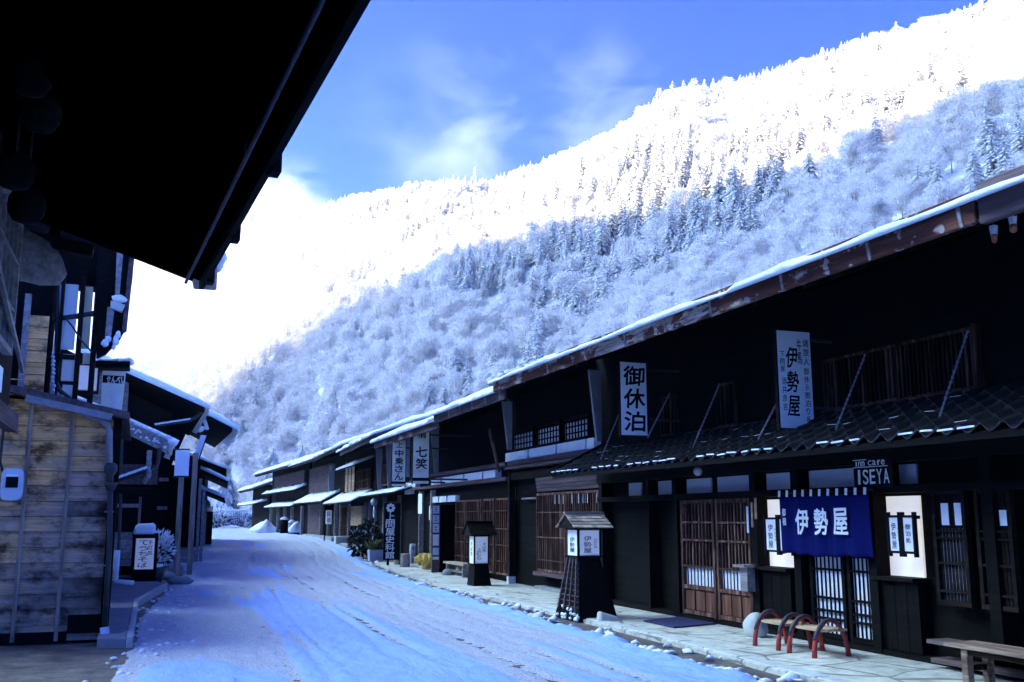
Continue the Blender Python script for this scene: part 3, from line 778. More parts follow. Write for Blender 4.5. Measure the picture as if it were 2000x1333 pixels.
# ================================================================== the right-hand row
def snow_slab(mb, fr, u0, z0, u1, z1, v0, v1, th=.10, nv=40, nu=6, seed=0, lump=.95, over=.03):
    """a lumpy blanket on a roof plane running from the eave (u0,z0) up to (u1,z1)"""
    top, bot = [], []
    for j in range(nv + 1):
        v = v0 + (v1 - v0) * j / nv
        for i in range(nu + 1):
            t = i / nu; tt = t - over * (1 if i == 0 else 0) * (1 + noise.noise(Vector((v * 1.7, seed, 3))))
            u = u0 + (u1 - u0) * tt; z = z0 + (z1 - z0) * tt
            k = 1 + lump * noise.noise(Vector((v * .9, t * 4, seed))) + lump * .6 * noise.noise(Vector((v * 3.1, t * 6, seed + 4)))
            e = .85 if i == 0 else 1.15
            if j in (0, nv): e *= .6
            top.append(fr.p(u, v, z + max(.012, th * k * e) + .004)); bot.append(fr.p(u, v, z + .004))
    n = nu + 1; N = len(top); fs = []
    for j in range(nv):
        for i in range(nu):
            a = j * n + i; fs.append((a, a + 1, a + n + 1, a + n)); fs.append((N + a, N + a + n, N + a + n + 1, N + a + 1))
    for j in range(nv):
        a = j * n; fs.append((a, a + n, N + a + n, N + a)); a += nu; fs.append((a, N + a, N + a + n, a + n))
    for i in range(nu):
        a = i; fs.append((a, N + a, N + a + 1, a + 1)); a = nv * n + i; fs.append((a, a + 1, N + a + 1, N + a))
    mb.add(top + bot, fs)
def roof(fr, root, ov, ze, slope, ridge_u, back_u, v0, v1, th=.16, mat=None, snow=.10, rafters=True, seed=0, name='roof'):
    """gabled roof: eave at u=-ov with its underside at ze"""
    zr = ze + slope * (ridge_u + ov); zb = zr - slope * (back_u - ridge_u)
    mb = MB(fr)
    mb.prism([(-ov, v0, ze), (ridge_u, v0, zr), (back_u, v0, zb), (back_u, v0, zb + th), (ridge_u, v0, zr + th), (-ov, v0, ze + th)], (0, v1 - v0, 0))
    r = mb.build(name, mat or M['black'], root)
    if rafters:
        mb = MB(fr); v = v0 + .15
        while v < v1 - .1:
            mb.bar((-ov + .06, v, ze - .035 + slope * .06), (.0, v, ze - .035 + slope * ov), .07, .07, up=(0, 0, 1)); v += .46
        mb.build('rafters', M['black'], root)
    if snow:
        mb = MB(fr); snow_slab(mb, fr, -ov, ze + th, ridge_u, zr + th, v0 + .02, v1 - .02, snow, max(14, int((v1 - v0) * 4)), 8, seed)
        mb.build('snow_cover', M['snow'], r, smooth=True)
    return r
def pent(fr, root, ov, ze, zw, v0, v1, th=.07, snow=.08, mat=None, seed=0, name='pent_roof', u_in=0.0):
    mb = MB(fr); mb.prism([(-ov, v0, ze), (u_in, v0, zw), (u_in, v0, zw + th), (-ov, v0, ze + th)], (0, v1 - v0, 0))
    r = mb.build(name, mat or M['purple'], root)
    if snow:
        mb = MB(fr); snow_slab(mb, fr, -ov, ze + th, u_in - .02, zw + th, v0 + .02, v1 - .02, snow, max(10, int((v1 - v0) * 4)), 3, seed)
        mb.build('snow_cover', M['snow'], r, smooth=True)
    return r
def slats(mb, v0, v1, z0, z1, u, n, w=.024, d=.03, mi=None):
    for i in range(n):
        v = v0 + (v1 - v0) * (i + .5) / n; mb.box(u - d, u, v - w / 2, v + w / 2, z0, z1, mi)
def panel(fr, root, name, mat, u0, u1, v0, v1, z0, z1, bevel=0.0):
    mb = MB(fr); mb.box(u0, u1, v0, v1, z0, z1); return mb.build(name, mat, root, bevel=bevel)
def lattice(fr, root, v0, v1, z0, z1, u=-.02, n=12, paper=None, rails=(), w=.024, mat=None, frame=.05, pz=None, name='lattice_window', fmat=None, sd=.03):
    """frame and slats in one part; the paper or dark panel behind is its sub-part"""
    mb = MB(fr); f = frame
    mb.box(u - .05, u + .02, v0, v0 + f, z0, z1); mb.box(u - .05, u + .02, v1 - f, v1, z0, z1)
    mb.box(u - .047, u + .02, v0 + f, v1 - f, z0, z0 + f); mb.box(u - .047, u + .02, v0 + f, v1 - f, z1 - f, z1)
    slats(mb, v0 + f, v1 - f, z0 + f, z1 - f, u - .002, n, w, sd)
    for z in rails: mb.box(u - .044, u - .012, v0 + f, v1 - f, z - .014, z + .014)
    w_ = mb.build(name, mat or M['dark'], root)
    mb = MB(fr); a, b_ = pz or (z0 + f, z1 - f)
    mb.box(u + .002, u + .018, v0 + f, v1 - f, a, b_); mb.build('pane', paper or M['black'], w_)
    return w_
def wing_wall(fr, root, v, z0, z1, u_out, u_in, mat=None, name='wing_wall'):
    """plastered wing wall under the eave, wide above and narrow below"""
    mb = MB(fr); mb.prism([(0, v, z0), (-u_in, v, z0), (-u_out, v, z1), (0, v, z1)], (0, .07, 0)); return mb.build(name, mat or M['grey_plaster'], root)

# ---------------------------------------------- the inn (nearest house on the right)
F1 = Frame((8.4, 2.6), (8.4, 17.8))
VB = lambda px, py: on_x(px, py, 8.53).y - 2.6
V = lambda px, py: on_x(px, py, 8.4).y - 2.6          # facade coordinate of a photo point
inn = thing('inn_house', 'long dark timber inn with blue door curtain and tiled pent roof', 'house', (8.4, 2.6, 0))
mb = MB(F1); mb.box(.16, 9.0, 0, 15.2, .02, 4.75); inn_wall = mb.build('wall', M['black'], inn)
for v in (.4, 2.1, 4.05, 5.62, V(1716, 1150), V(1570, 1150) + .02, V(1485, 1150), V(1329, 1150), 13.2, 15.08):
    mb = MB(F1); mb.box(-.07, .16, v - .075, v + .075, .02, 2.9); mb.build('post', M['black'], inn)
mb = MB(F1); mb.box(-.09, .16, 0, 15.2, 2.29, 2.47); mb.box(-.085, .16, 0, 15.2, 1.93, 2.02); mb.box(-.04, .158, 0, 15.2, 2.47, 2.95); mb.box(-.06, .158, 0, 15.2, .02, .11)
mb.build('beam', M['black'], inn)
r1 = roof(F1, inn, 2.0, 4.08, .36, 5.0, 10.2, -.6, 15.75, .17, M['black'], .075, True, 1)
# eave board with its straps
mb = MB(F1); mb.box(-2.045, -1.985, 3.55, 15.72, 4.05, 4.33); fas = mb.build('eave_board', M['fascia'], inn, bevel=.008)
mb = MB(F1); mb.box(-2.06, -1.98, -.6, 3.50, 4.02, 4.37); mb.build('eave_board', M['purple'], inn, bevel=.01)
for px in (1888, 1708, 1537, 1396, 1306, 1228, 1150, 1075):
    v = on_x(px, 1010 - .352 * (px - 256), 6.4).y - 2.6
    mb = MB(F1); mb.bar((-2.052, v, 4.045), (-2.052, v + .05, 4.30), .035, .015, up=(1, 0, 0)); mb.build('strap', M['grey_wood'], fas)
# snow hanging over the far gable corner
mb = MB(F1); r_ = random.Random(4)
for i in range(9): mb.blob((-2.0 + .14 * i, 15.76, 4.30 + .05 * i), (.11, .05, .09 + .03 * r_.random()), i, .4, 2)
mb.build('snow_edge', M['snow'], r1, smooth=True)
# upper storey
for a, b_, n in ((V(1895, 765), V(1752, 790), 16), (V(1748, 790), V(1600, 815), 18), (V(1430, 850), V(1392, 860), 4), (V(1312, 870), V(1282, 875), 4)):
    lattice(F1, inn, a, b_, 3.03, 3.72, .135, n, M['black'], (), .020, M['slat_dark'], .035)
mb = MB(F1); v = V(1897, 765); mb.box(.06, .17, v - .035, v, 2.98, 3.74); mb.build('corner_post', M['slat_dark'], inn)
mb = MB(F1); mb.box(.0, .16, V(1895, 765), V(1600, 815), 2.955, 3.025); mb.box(-.01, .16, V(1480, 840), V(1340, 865), 2.955, 3.02); mb.build('sill', M['slat'], inn)
wing_wall(F1, inn, 15.1, 3.1, 4.5, .26, .11, M['grey_plaster'])
# tiled pent roof: courses of pan tiles, each lapping the one below
mb = MB(F1); NT, NCo = 57, 6; tw = 15.3 / NT; SEG = 7; hang = (1.1, .53)
for c in range(NCo):
    t0, t1 = c / NCo, (c + 1) / NCo + .05
    rows_ = []
    for t, lift in ((t0, .035), (t0 + .004, .052), (t1, .018)):
        row = []
        for k in range(NT * SEG + 1):
            ph = (k % SEG) / SEG; q = .030 * math.sin(ph * 6.283 + .6) + (.018 if ph < .22 else 0)
            jit = .006 * noise.noise(Vector((k // SEG * 3.3, c * 2.2, 1)))
            row.append((-1.1 + 1.1 * t - (.012 if lift > .05 else 0), -.25 + k * tw / SEG, 2.42 + .53 * t + lift + q + jit))
        rows_.append(row)
    for a, b_ in ((0, 1), (1, 2)):
        n = len(rows_[a]); base = [F1.p(*q) for q in rows_[a] + rows_[b_]]
        mb.add(base, [(i, i + 1, n + i + 1, n + i) for i in range(n - 1)])
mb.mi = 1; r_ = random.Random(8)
for k in range(NT):                                     # pale strips imitating highlights along the tile lips, thinner higher up
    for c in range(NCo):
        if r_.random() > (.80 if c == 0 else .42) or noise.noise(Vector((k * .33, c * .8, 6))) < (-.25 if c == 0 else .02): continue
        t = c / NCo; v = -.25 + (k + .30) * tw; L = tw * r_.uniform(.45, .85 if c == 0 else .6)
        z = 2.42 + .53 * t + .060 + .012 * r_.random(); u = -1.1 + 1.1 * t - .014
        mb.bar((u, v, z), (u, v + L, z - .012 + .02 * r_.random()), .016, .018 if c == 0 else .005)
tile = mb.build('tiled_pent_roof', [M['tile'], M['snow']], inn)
mb = MB(F1); mb.prism([(-1.08, -.25, 2.36), (.1, -.25, 2.93), (.1, -.25, 2.97), (-1.08, -.25, 2.43)], (0, 15.3, 0)); mb.bar((-1.12, 15.05, 2.46), (.05, 15.05, 3.03), .10, .10); mb.build('pent_frame', M['black'], tile)

# twisted iron tie rods from the wall down to the pent roof
for px0, py0, px1, py1 in ((1875, 650, 1835, 815), (1680, 695, 1632, 840), (1515, 765, 1480, 860), (1397, 752, 1353, 875), (1293, 772, 1265, 855), (1205, 795, 1172, 900)):
    b0 = on_x(px1, py1, 7.62); a0 = on_x(px0, py0, 8.2); a0.y = (a0.y + b0.y) / 2
    a0, b0 = a0 - Vector((8.4, 2.6, 0)), b0 - Vector((8.4, 2.6, 0))
    mb = MB(F1); d = (b0 - a0); n = 46; vs, fs = [], []; dn = d.normalized(); s1 = dn.cross(Vector((0, 1, 0))).normalized(); s2 = dn.cross(s1)
    for i in range(n + 1):
        c = a0 + d * i / n; ang = i * 1.15
        for k, rr in enumerate((.017, .010, .017, .010)):
            a = ang + k * math.pi / 2; vs.append(F1.p(*(c + s1 * math.cos(a) * rr + s2 * math.sin(a) * rr)))
    fs = [(i * 4 + k, i * 4 + (k + 1) % 4, i * 4 + 4 + (k + 1) % 4, i * 4 + 4 + k) for i in range(n) for k in range(4)]
    mb.add(vs, fs); mb.build('tie_rod', M['steel'], inn)
# small windows over the beam
for pa, pb in ((1228, 1252), (1264, 1312), (1328, 1388), (1401, 1471), (1492, 1545), (1559, 1670), (1757, 1790)):
    panel(F1, inn, 'transom_window', M['glass_paper'], .13, .158, VB(pb, 940), VB(pa, 940), 2.035, 2.265)
# sliding lattice doors at the left: white paper showing low down, brown panels at the foot
for pa, pb in ((1340, 1406), (1410, 1478)):
    a, b_ = V(pb, 1200), V(pa, 1200)
    mb = MB(F1); f = .055
    mb.box(-.06, -.0, a, a + f, .12, 1.92); mb.box(-.06, -.0, b_ - f, b_, .12, 1.92)
    for z in (.13, .52, .86, 1.27, 1.55, 1.86): mb.box(-.055, -.004, a + f, b_ - f, z, z + (.06 if z < .6 or z > 1.8 else .03))
    slats(mb, a + f, b_ - f, .58, .86, .002, 9, .026, .006); slats(mb, a + f, b_ - f, .89, 1.86, -.004, 9, .028, .016)
    dr = mb.build('lattice_door', M['slat'], inn)
    mb = MB(F1); mb.box(.004, .03, a + f, b_ - f, .58, .86); mb.build('paper_pane', M['paper'], dr)
    mb = MB(F1); mb.box(.0, .03, a + f, b_ - f, .89, 1.86); mb.build('dark_pane', M['black'], dr)
    for k in range(3):
        w_ = (b_ - a - 2 * f) / 3; mb = MB(F1); mb.box(-.03, .03, a + f + k * w_ + .02, a + f + (k + 1) * w_ - .02, .2, .5); mb.build('foot_panel', M['brown'], dr)
# two paper windows flanking the curtain, lamps behind them, over dark boarded breasts
for pa, pb in ((1497, 1553), (1732, 1800)):
    a, b_ = VB(pb, 1045), VB(pa, 1045)
    w_ = panel(F1, inn, 'paper_window', M['lit'], .13, .158, a, b_, .96, 1.895)
    panel(F1, w_, 'sill', M['dark'], -.10, .158, a - .06, b_ + .06, .915, .956)
    mb = MB(F1); n = 7
    for k in range(n): mb.box(-.02 + .004 * (k % 2), .158, a - .05 + (b_ - a + .1) * k / n, a - .05 + (b_ - a + .1) * (k + 1) / n - .006, .12, .912)
    mb.build('boarding', M['black'], inn)
# entrance doors under the curtain: white paper behind tall slats
for pa, pb in ((1584, 1652), (1657, 1727)):
    a, b_ = V(pb, 1200), V(pa, 1200)
    lattice(F1, inn, a, b_, .12, 1.92, .06, 7, M['paper'], (.36, .46, .62, .98, 1.4), .028, M['black'], .06, (.18, 1.14), 'lattice_door', None, .006)
# slatted windows at the right
for pa, pb, hi in ((1832, 1898, 1.80), (1917, 1988, 1.72)):
    a, b_ = V(pb, 1090), V(pa, 1090)
    w_ = lattice(F1, inn, a, b_, .70, 1.95, -.0, 8, M['glass_paper'] if pa < 1900 else M['dark'], (.85, 1.15, 1.42, 1.50), .034, M['dark'], .05, (.75, 1.53), 'lattice_window', None, .006)
    for k in (.12, .52):
        v0 = a + (b_ - a) * k; mb = MB(F1); mb.box(-.012, .016, v0 + .02, v0 + (b_ - a) * .26, 1.56, hi); mb.build('paper_pane', M['plaster'], w_)
mb = MB(F1); mb.box(-.30, .0, 0, V(1850, 1230), .30, .345); mb.box(-.26, .0, 0, V(1850, 1230), .10, .15); mb.build('step_board', M['purple'], inn, bevel=.006)
# shelf beside the left paper window, notice strips on the door post
mb = MB(F1); v = V(1476, 1115); mb.box(-.28, -.03, v - .13, v + .16, .935, .975); mb.box(-.20, -.04, v - .08, v + .1, .60, .93); mb.build('shelf_box', M['grey_wood'], inn)
for px, z0, z1, mt in ((1478, 1.50, 1.86, 'tan'), (1485, 1.62, 1.92, 'tan'), (1469, 1.42, 1.80, 'paper')):
    mb = MB(F1); v = V(px, 1000); mb.box(-.085, -.073, v - .022, v + .022, z0, z1); mb.build('notice_strip', M[mt], inn)
# name board over the door
a, b_ = V(1755, 925), V(1680, 925)
nb = thing('name_board', 'black name board with white Latin capitals above the right end of the blue curtain', 'sign', (8.3, 2.6 + a, 2.02))
mb = MB(F1); mb.box(-.10, -.07, a, b_, 2.0, 2.36); mb.build('board', M['ink'], nb)
bd = Board(F1.p(-.103, b_, 2.0), (0, -1, 0), (0, 0, 1)); W_ = b_ - a
mb = MB(); bd.row(mb, 'ISEYA', .04, W_ - .03, .13, .17, .02); mb.build('lettering', M['white_paint'], nb)
mb = MB(); bd.row(mb, 'Cafe', .27, .58, .295, .06, .01); mb.build('small_lettering', M['white_paint'], nb)
mb = MB(); bd.row(mb, 'Inn', .03, .22, .29, .06, .01)
for q in (((.0, .245), (.62, .253)), ((.0, .335), (.25, .342))):
    (x0, y0), (x1, y1) = q; mb.add([bd.o + bd.s * x + bd.t * y for x, y in ((x0, y0), (x1, y0), (x1, y1), (x0, y1))], [(0, 1, 2, 3)])
mb.build('small_lettering', M['white_paint'], nb)
# door curtain
a, b_ = on_x(1697, 1020, 8.19).y - 2.6, on_x(1523, 1020, 8.19).y - 2.6
nor = thing('door_curtain', 'indigo split door curtain with white characters hung on white loops', 'curtain', (8.2, 2.6 + (a + b_) / 2, 1.17))
mb = MB(F1); nv, nz = 84, 14; vs, fs = [], []
for j in range(nv + 1):
    s = j / nv; v = a + (b_ - a) * s
    for i in range(nz + 1):
        t = i / nz
        slit = min(abs(s - q) for q in (.235, .43, .63, .82)); open_ = .010 * max(0, 1 - slit * 60) * float(smooth(.25, .5, t))
        u = -.20 + .018 * math.sin(s * 31) * (.3 + t) + .012 * math.sin(s * 13 + 2) * t - open_ * 2 + .01 * t
        vs.append(F1.p(u, v, 1.93 - .77 * t + .012 * math.sin(s * 9) * t + .008 * math.sin(s * 30) * t))
fs = [(j * (nz + 1) + i, j * (nz + 1) + i + 1, (j + 1) * (nz + 1) + i + 1, (j + 1) * (nz + 1) + i) for j in range(nv) for i in range(nz)]
mb.add(vs, fs); cl = mb.build('cloth', M['noren'], nor, smooth=True)
sm = cl.modifiers.new('thick', 'SOLIDIFY'); sm.thickness = .006
mb = MB(F1); mb.tube([(-.20, a - .08, 1.965), (-.20, b_ + .08, 1.965)], .014, 8); mb.build('rod', M['dark'], nor)
mb = MB(F1)
for k in range(11):
    v = a + .03 + (b_ - a - .06) * k / 10; mb.bar((-.224, v, 1.915), (-.224, v - .01, 2.0), .045, .006, up=(1, 0, 0))
mb.build('loops', M['white_paint'], nor)
bd = Board(F1.p(-.245, b_, 1.16), (0, -1, 0), (0, 0, 1)); W_ = b_ - a
mb = MB()
for ch, x in (('伊', .30), ('勢', .52), ('屋', .73)): bd.put(mb, ch, x * W_, .43, .27, .32, .035)
mb.build('lettering', M['white_paint'], nor)
mb = MB(); bd.put(mb, '御', .085 * W_, .55, .075, .10, .02); bd.put(mb, '宿', .085 * W_, .43, .075, .10, .02)
mb.build('small_lettering', M['white_paint'], nor)
# pairs of hanging paper lamps in front of the paper windows
def paper_lamps(pa, pb, pys, texts, label):
    a, b_ = on_x(pb, 1045, 8.28).y - 2.6, on_x(pa, 1045, 8.28).y - 2.6; z0, z1 = on_x((pa + pb) / 2, pys[1], 8.3).z, on_x((pa + pb) / 2, pys[0], 8.3).z
    t = thing('lamp_pair', label, 'lamp', (8.3, 2.6 + (a + b_) / 2, z0), group='framed paper lamps by the door')
    mb = MB(F1); w_ = (b_ - a) / 2
    for v in (a, a + w_ - .02, a + w_ + .02, b_): mb.box(-.145, -.10, v - .017, v + .017, z0 - .05, z1 + .05)
    for z in (z0, z1): mb.box(-.142, -.103, a, b_, z - .014, z + .014)
    mb.box(-.10, .129, a + w_ - .03, a + w_ + .03, z1 - .03, z1 + .01)
    mb.build('frame', M['ink'], t)
    for k, tx in enumerate(texts):
        v1_ = b_ - k * w_ - .02; v0_ = v1_ - w_ + .04
        mb = MB(F1); mb.box(-.128, -.112, v0_, v1_, z0 + .014, z1 - .014); sh = mb.build('shade', M['lit_sign'], t)
        bd = Board(F1.p(-.131, v1_, z0), (0, -1, 0), (0, 0, 1)); mb = MB(); H_ = z1 - z0; W2 = v1_ - v0_
        for (txt, cx, top, bot, w, bo) in tx: bd.column(mb, txt, cx * W2, top * H_, bot * H_, w * W2, bo)
        mb.build('lettering', M['ink'], sh)
T_ISE = (('伊勢屋', .40, .84, .08, .42, .01), ('奈良井宿', .82, .70, .30, .16, 0))
paper_lamps(1737, 1788, (1009, 1079), (T_ISE, (('御泊処', .5, .80, .25, .45, .01),)), 'pair of framed paper lamps in the lit window right of the blue curtain')
paper_lamps(1496, 1548, (1013, 1077), (T_ISE, (('御泊処', .5, .80, .25, .45, .01),)), 'pair of framed paper lamps half hidden behind the left end of the blue curtain')
# wall lamp globe and eave lamps
p = on_x(1363, 921, 8.15); g = thing('globe_lamp', 'round grey globe lamp fixed over the row of small windows', 'lamp', p)
mb = MB(); mb.blob(p, (.072, .072, .07), 1, 0, 3); mb.build('globe', M['lamp_glass'], g, smooth=True)
mb = MB(); mb.tube([p + Vector((.0, 0, .05)), p + Vector((.02, 0, .14)), p + Vector((.20, 0, .16))], .012, 6); mb.build('bracket', M['iron'], g)
for px, py, lab in ((1978, 432, 'larger bulb lamp with amber tip hanging under the eave board'), (1941, 452, 'smaller dim bulb lamp hanging just left of the amber-tipped one')):
    p = on_x(px, py, 6.62); t = thing('eave_lamp', lab, 'lamp', p, group='bulb lamps under the inn eave'); k = .9 if px > 1960 else .7
    mb = MB(); mb.lathe([(.02, .05), (.035, .045), (.035, .03), (.028, -.02), (.03, -.03)], p, 12); mb.build('socket', M['pale_metal'], t, smooth=True)
    mb = MB(); mb.lathe([(.028, -.03), (.034 * k, -.06), (.030 * k, -.085), (.012, -.10)], p, 12); mb.build('bulb', M['amber'], t, smooth=True)
    mb = MB(); mb.tube([p + Vector((0, 0, .05)), p + Vector((0, 0, .22))], .008, 6); mb.build('stem', M['iron'], t)
# the two projecting sign boards, faces toward us
def sign_board(name, label, p_tl, w, h, cols, mat, group=None, th=.05, frame=None):
    """p_tl: upper left corner of the face; the face looks down the street"""
    t = thing(name, label, 'sign', (p_tl.x + w / 2, p_tl.y, p_tl.z - h), group=group)
    mb = MB(); mb.box(p_tl.x, p_tl.x + w, p_tl.y, p_tl.y + th, p_tl.z - h, p_tl.z); b = mb.build('board', mat, t, bevel=.004)
    mb = MB(); mb.box(p_tl.x - .022, p_tl.x - .001, p_tl.y - .004, p_tl.y + th + .004, p_tl.z - h - .03, p_tl.z + .01); mb.box(p_tl.x + w + .001, p_tl.x + w + .02, p_tl.y - .004, p_tl.y + th + .004, p_tl.z - h - .03, p_tl.z + .01)
    mb.build('edge_strip', M['dark'], t)
    bd = Board((p_tl.x, p_tl.y - .003, p_tl.z - h), (1, 0, 0), (0, 0, 1)); mb = MB()
    for (txt, cx, top, bot, cw, bo, ln) in cols: bd.column(mb, txt, cx * w, top * h, bot * h, cw * w, bo, lean=ln)
    mb.build('lettering', M['ink'], t); return t
Yb = 10.75; k = Yb / 14.5
pa = on_y(1516, 645, Yb); pb = on_y(1597, 838, Yb)
M['sign_blue'] = plain('pale blue white sign paint', (.86, .89, .92), .8, .1, .06, 3, .1)
M['sign_grey'] = plain('faded grey sign board', (.78, .76, .64), .85, .1, .12, 4, .1)
t = sign_board('hanging_sign', 'large pale sign board with several columns of black writing', pa, on_y(1591, 838, Yb).x - pa.x, pa.z - pb.z,
    [('伊勢屋', .42, .85, .10, .34, .03, .10), ('諸旅人', .855, .93, .645, .17, .015, 0), ('牛馬', .655, .93, .65, .13, .015, 0), ('御休み御泊り所', .835, .63, .05, .16, .012, 0), ('下問屋', .135, .79, .565, .13, .01, 0), ('酒井彦吉', .165, .52, .17, .13, .01, 0)], M['sign_blue'], 'white boards under the inn eave')
mb = MB(); mb.box(pa.x + .1, 8.5, Yb + .015, Yb + .035, pa.z - .12, pa.z - .08); mb.box(pa.x + .1, 8.5, Yb + .015, Yb + .035, pb.z + .25, pb.z + .29); mb.build('bracket', M['iron'], t)
Yb = 14.8
pa = on_y(1211, 707, Yb); pb = on_y(1268, 851, Yb)
t = sign_board('hanging_sign', 'narrow pale sign board with three large black characters close to the next house', pa, on_y(1265, 851, Yb).x - pa.x, pa.z - pb.z,
    [('御休泊', .52, .97, .03, .80, .045, .06)], M['sign_blue'], 'white boards under the inn eave')
mb = MB(); mb.box(pa.x + .1, 8.5, Yb + .015, Yb + .035, pa.z - .12, pa.z - .08); mb.box(pa.x + .1, 8.5, Yb + .015, Yb + .035, pb.z + .25, pb.z + .29); mb.build('bracket', M['iron'], t)

# ---------------------------------------------- second house
F2 = Frame((8.55, 17.95), (8.65, 23.5)); X2 = 8.6
V2 = lambda px, py: on_x(px, py, X2).y - 17.95
h2 = thing('timber_house', 'dark timber house with a white plaster band upstairs, next to the inn', 'house', (8.55, 17.95, 0))
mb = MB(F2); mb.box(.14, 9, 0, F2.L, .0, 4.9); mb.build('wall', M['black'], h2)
roof(F2, h2, 1.82, 4.02, .36, 5.0, 10, .62, F2.L + .62, .15, M['black'], .12, True, 2)
mb = MB(F2); mb.box(-1.86, -1.80, .64, F2.L + .6, 3.97, 4.20); eb2 = mb.build('eave_board', M['purple'], h2)
for k in range(6):
    mb = MB(F2); v = .9 + k * .95; mb.bar((-1.87, v, 3.98), (-1.87, v + .04, 4.18), .03, .014, up=(1, 0, 0)); mb.build('strap', M['grey_wood'], eb2)
for pa_, pb_ in ((985, 1030), (1034, 1087), (1091, 1148), (1152, 1166)):
    panel(F2, h2, 'plaster_panel', M['plaster'], -.03, .138, V2(pb_, 880), V2(pa_, 880), 3.02, 3.23)
panel(F2, h2, 'pent_board', M['purple'], -.20, .138, 0, F2.L, 2.80, 2.86); panel(F2, h2, 'pent_board', M['purple'], -.12, .138, 0, F2.L, 2.89, 2.99)
panel(F2, h2, 'beam', M['dark'], -.06, .138, 0, F2.L, 2.55, 2.72)
for pa_, pb_, n in ((1095, 1148, 8), (1040, 1090, 8), (992, 1036, 7)):
    lattice(F2, h2, V2(pb_, 840), V2(pa_, 840), 3.26, 3.78, .10, n, M['paper'] if pa_ > 1000 else M['glass_paper'], (3.42, 3.56), .055, M['dark'], .05, (3.30, 3.66), 'lattice_window', None, .012)
wing_wall(F2, h2, F2.L - .05, 3.3, 4.5, .26, .11)
mb = MB(); mb.bar(on_y(955, 838, 23.55), on_y(975, 922, 23.55), .07, .06); mb.build('brace', M['slat'], h2)
# ground floor: closed boards with small white slits, lattice below, an open doorway
a, b_ = V2(1180, 1050), V2(1050, 1050)
mb = MB(F2)
for k, z in enumerate((2.22, 2.30, 2.38, 2.46)): mb.box(-.03 - .012 * k, .138, a, b_, z, z + .074)
mb.build('boarding', M['purple'], h2)
lattice(F2, h2, a, (a + b_) / 2 - .02, .45, 2.18, .0, 14, M['dark'], (.7, 1.2, 1.75), .04, M['slat'], .05)
lattice(F2, h2, (a + b_) / 2 + .02, b_, .45, 2.18, .0, 14, M['dark'], (.7, 1.2, 1.75), .04, M['slat'], .05)
for px in (1085, 1093, 1101, 1110, 1120, 1134, 1144, 1152, 1172): panel(F2, h2, 'window_slit', M['plaster'], -.012, .004, V2(px + 2.6, 970), V2(px - 2.0, 970), 1.93, 2.16)
panel(F2, h2, 'plinth', M['stone_grey'], -.10, .138, a, b_, .0, .12); panel(F2, h2, 'sill', M['purple'], -.14, .138, a, b_, .36, .44)
panel(F2, h2, 'door_lintel', M['grey_wood'], -.03, .138, V2(1048, 965), V2(1018, 965), 2.06, 2.10)
mb = MB(F2); v = F2.L - .06; mb.box(-.10, .05, v - .06, v + .06, .0, 2.75); ps = mb.build('post', M['dark'], h2)
mb = MB(F2); mb.box(-.12, .06, v - .075, v + .075, .0, .22); mb.build('post_shoe', M['pale_metal'], ps)

# ---------------------------------------------- third house
F3 = Frame((8.65, 23.55), (8.85, 33.6)); X3 = 8.72
V3 = lambda px, py: on_x(px, py, X3).y - 23.55
h3 = thing('timber_house', 'dark timber house with red-brown lattice doors behind the two tall grey sign boards', 'house', (8.65, 23.55, 0))
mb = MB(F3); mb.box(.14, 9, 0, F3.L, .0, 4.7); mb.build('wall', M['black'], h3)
roof(F3, h3, 1.66, 3.92, .36, 4.6, 9.5, .75, F3.L - 1.2, .15, M['black'], .13, True, 3)
mb = MB(F3); mb.box(-1.70, -1.64, .77, F3.L - 1.22, 3.86, 4.10); mb.build('eave_board', M['purple'], h3)
for pa_, pb_ in ((862, 905), (908, 945), (948, 973), (839, 858), (790, 806)):
    panel(F3, h3, 'plaster_panel', M['plaster'], -.03, .138, V3(pb_, 930), V3(pa_, 930), 2.66, 2.86)
panel(F3, h3, 'pent_board', M['purple'], -.16, .138, 0, F3.L, 2.90, 3.0); panel(F3, h3, 'pent_board', M['purple'], -.14, .138, 0, F3.L, 2.55, 2.63)
wing_wall(F3, h3, V3(853, 870), 2.95, 4.4, .26, .11)
for pa_, pb_ in ((836, 851), (854, 868), (871, 887)):
    panel(F3, h3, 'plaster_panel', M['plaster'], -.0, .138, V3(pb_, 977), V3(pa_, 977), 2.10, 2.28)
for pa_, pb_, n in ((890, 911, 7), (914, 945, 8), (948, 971, 6), (975, 1003, 6)):
    a, b_ = V3(pb_, 1040), V3(pa_, 1040)
    lattice(F3, h3, a, b_, .22, 2.12, -.0, n, M['brown'], (.55, .95, 1.35, 1.80), .022, M['slat'], .05, None, 'lattice_door')
for px in (838, 814):
    mb = MB(F3); v = V3(px, 1050); mb.box(-.05, .1, v - .05, v + .05, 0, 2.5); mb.build('post', M['grey_wood'], h3)
panel(F3, h3, 'white_hanging', M['plaster'], -.2, -.19, V3(830, 1000), V3(822, 1000), 1.75, 2.40)
panel(F3, h3, 'window_pane', M['paper'], -.02, .138, V3(840, 1000), V3(834, 1000), 1.55, 2.0)
panel(F3, h3, 'sill', M['grey_wood'], -.12, .138, V3(905, 1100), V3(880, 1100), .10, .2)
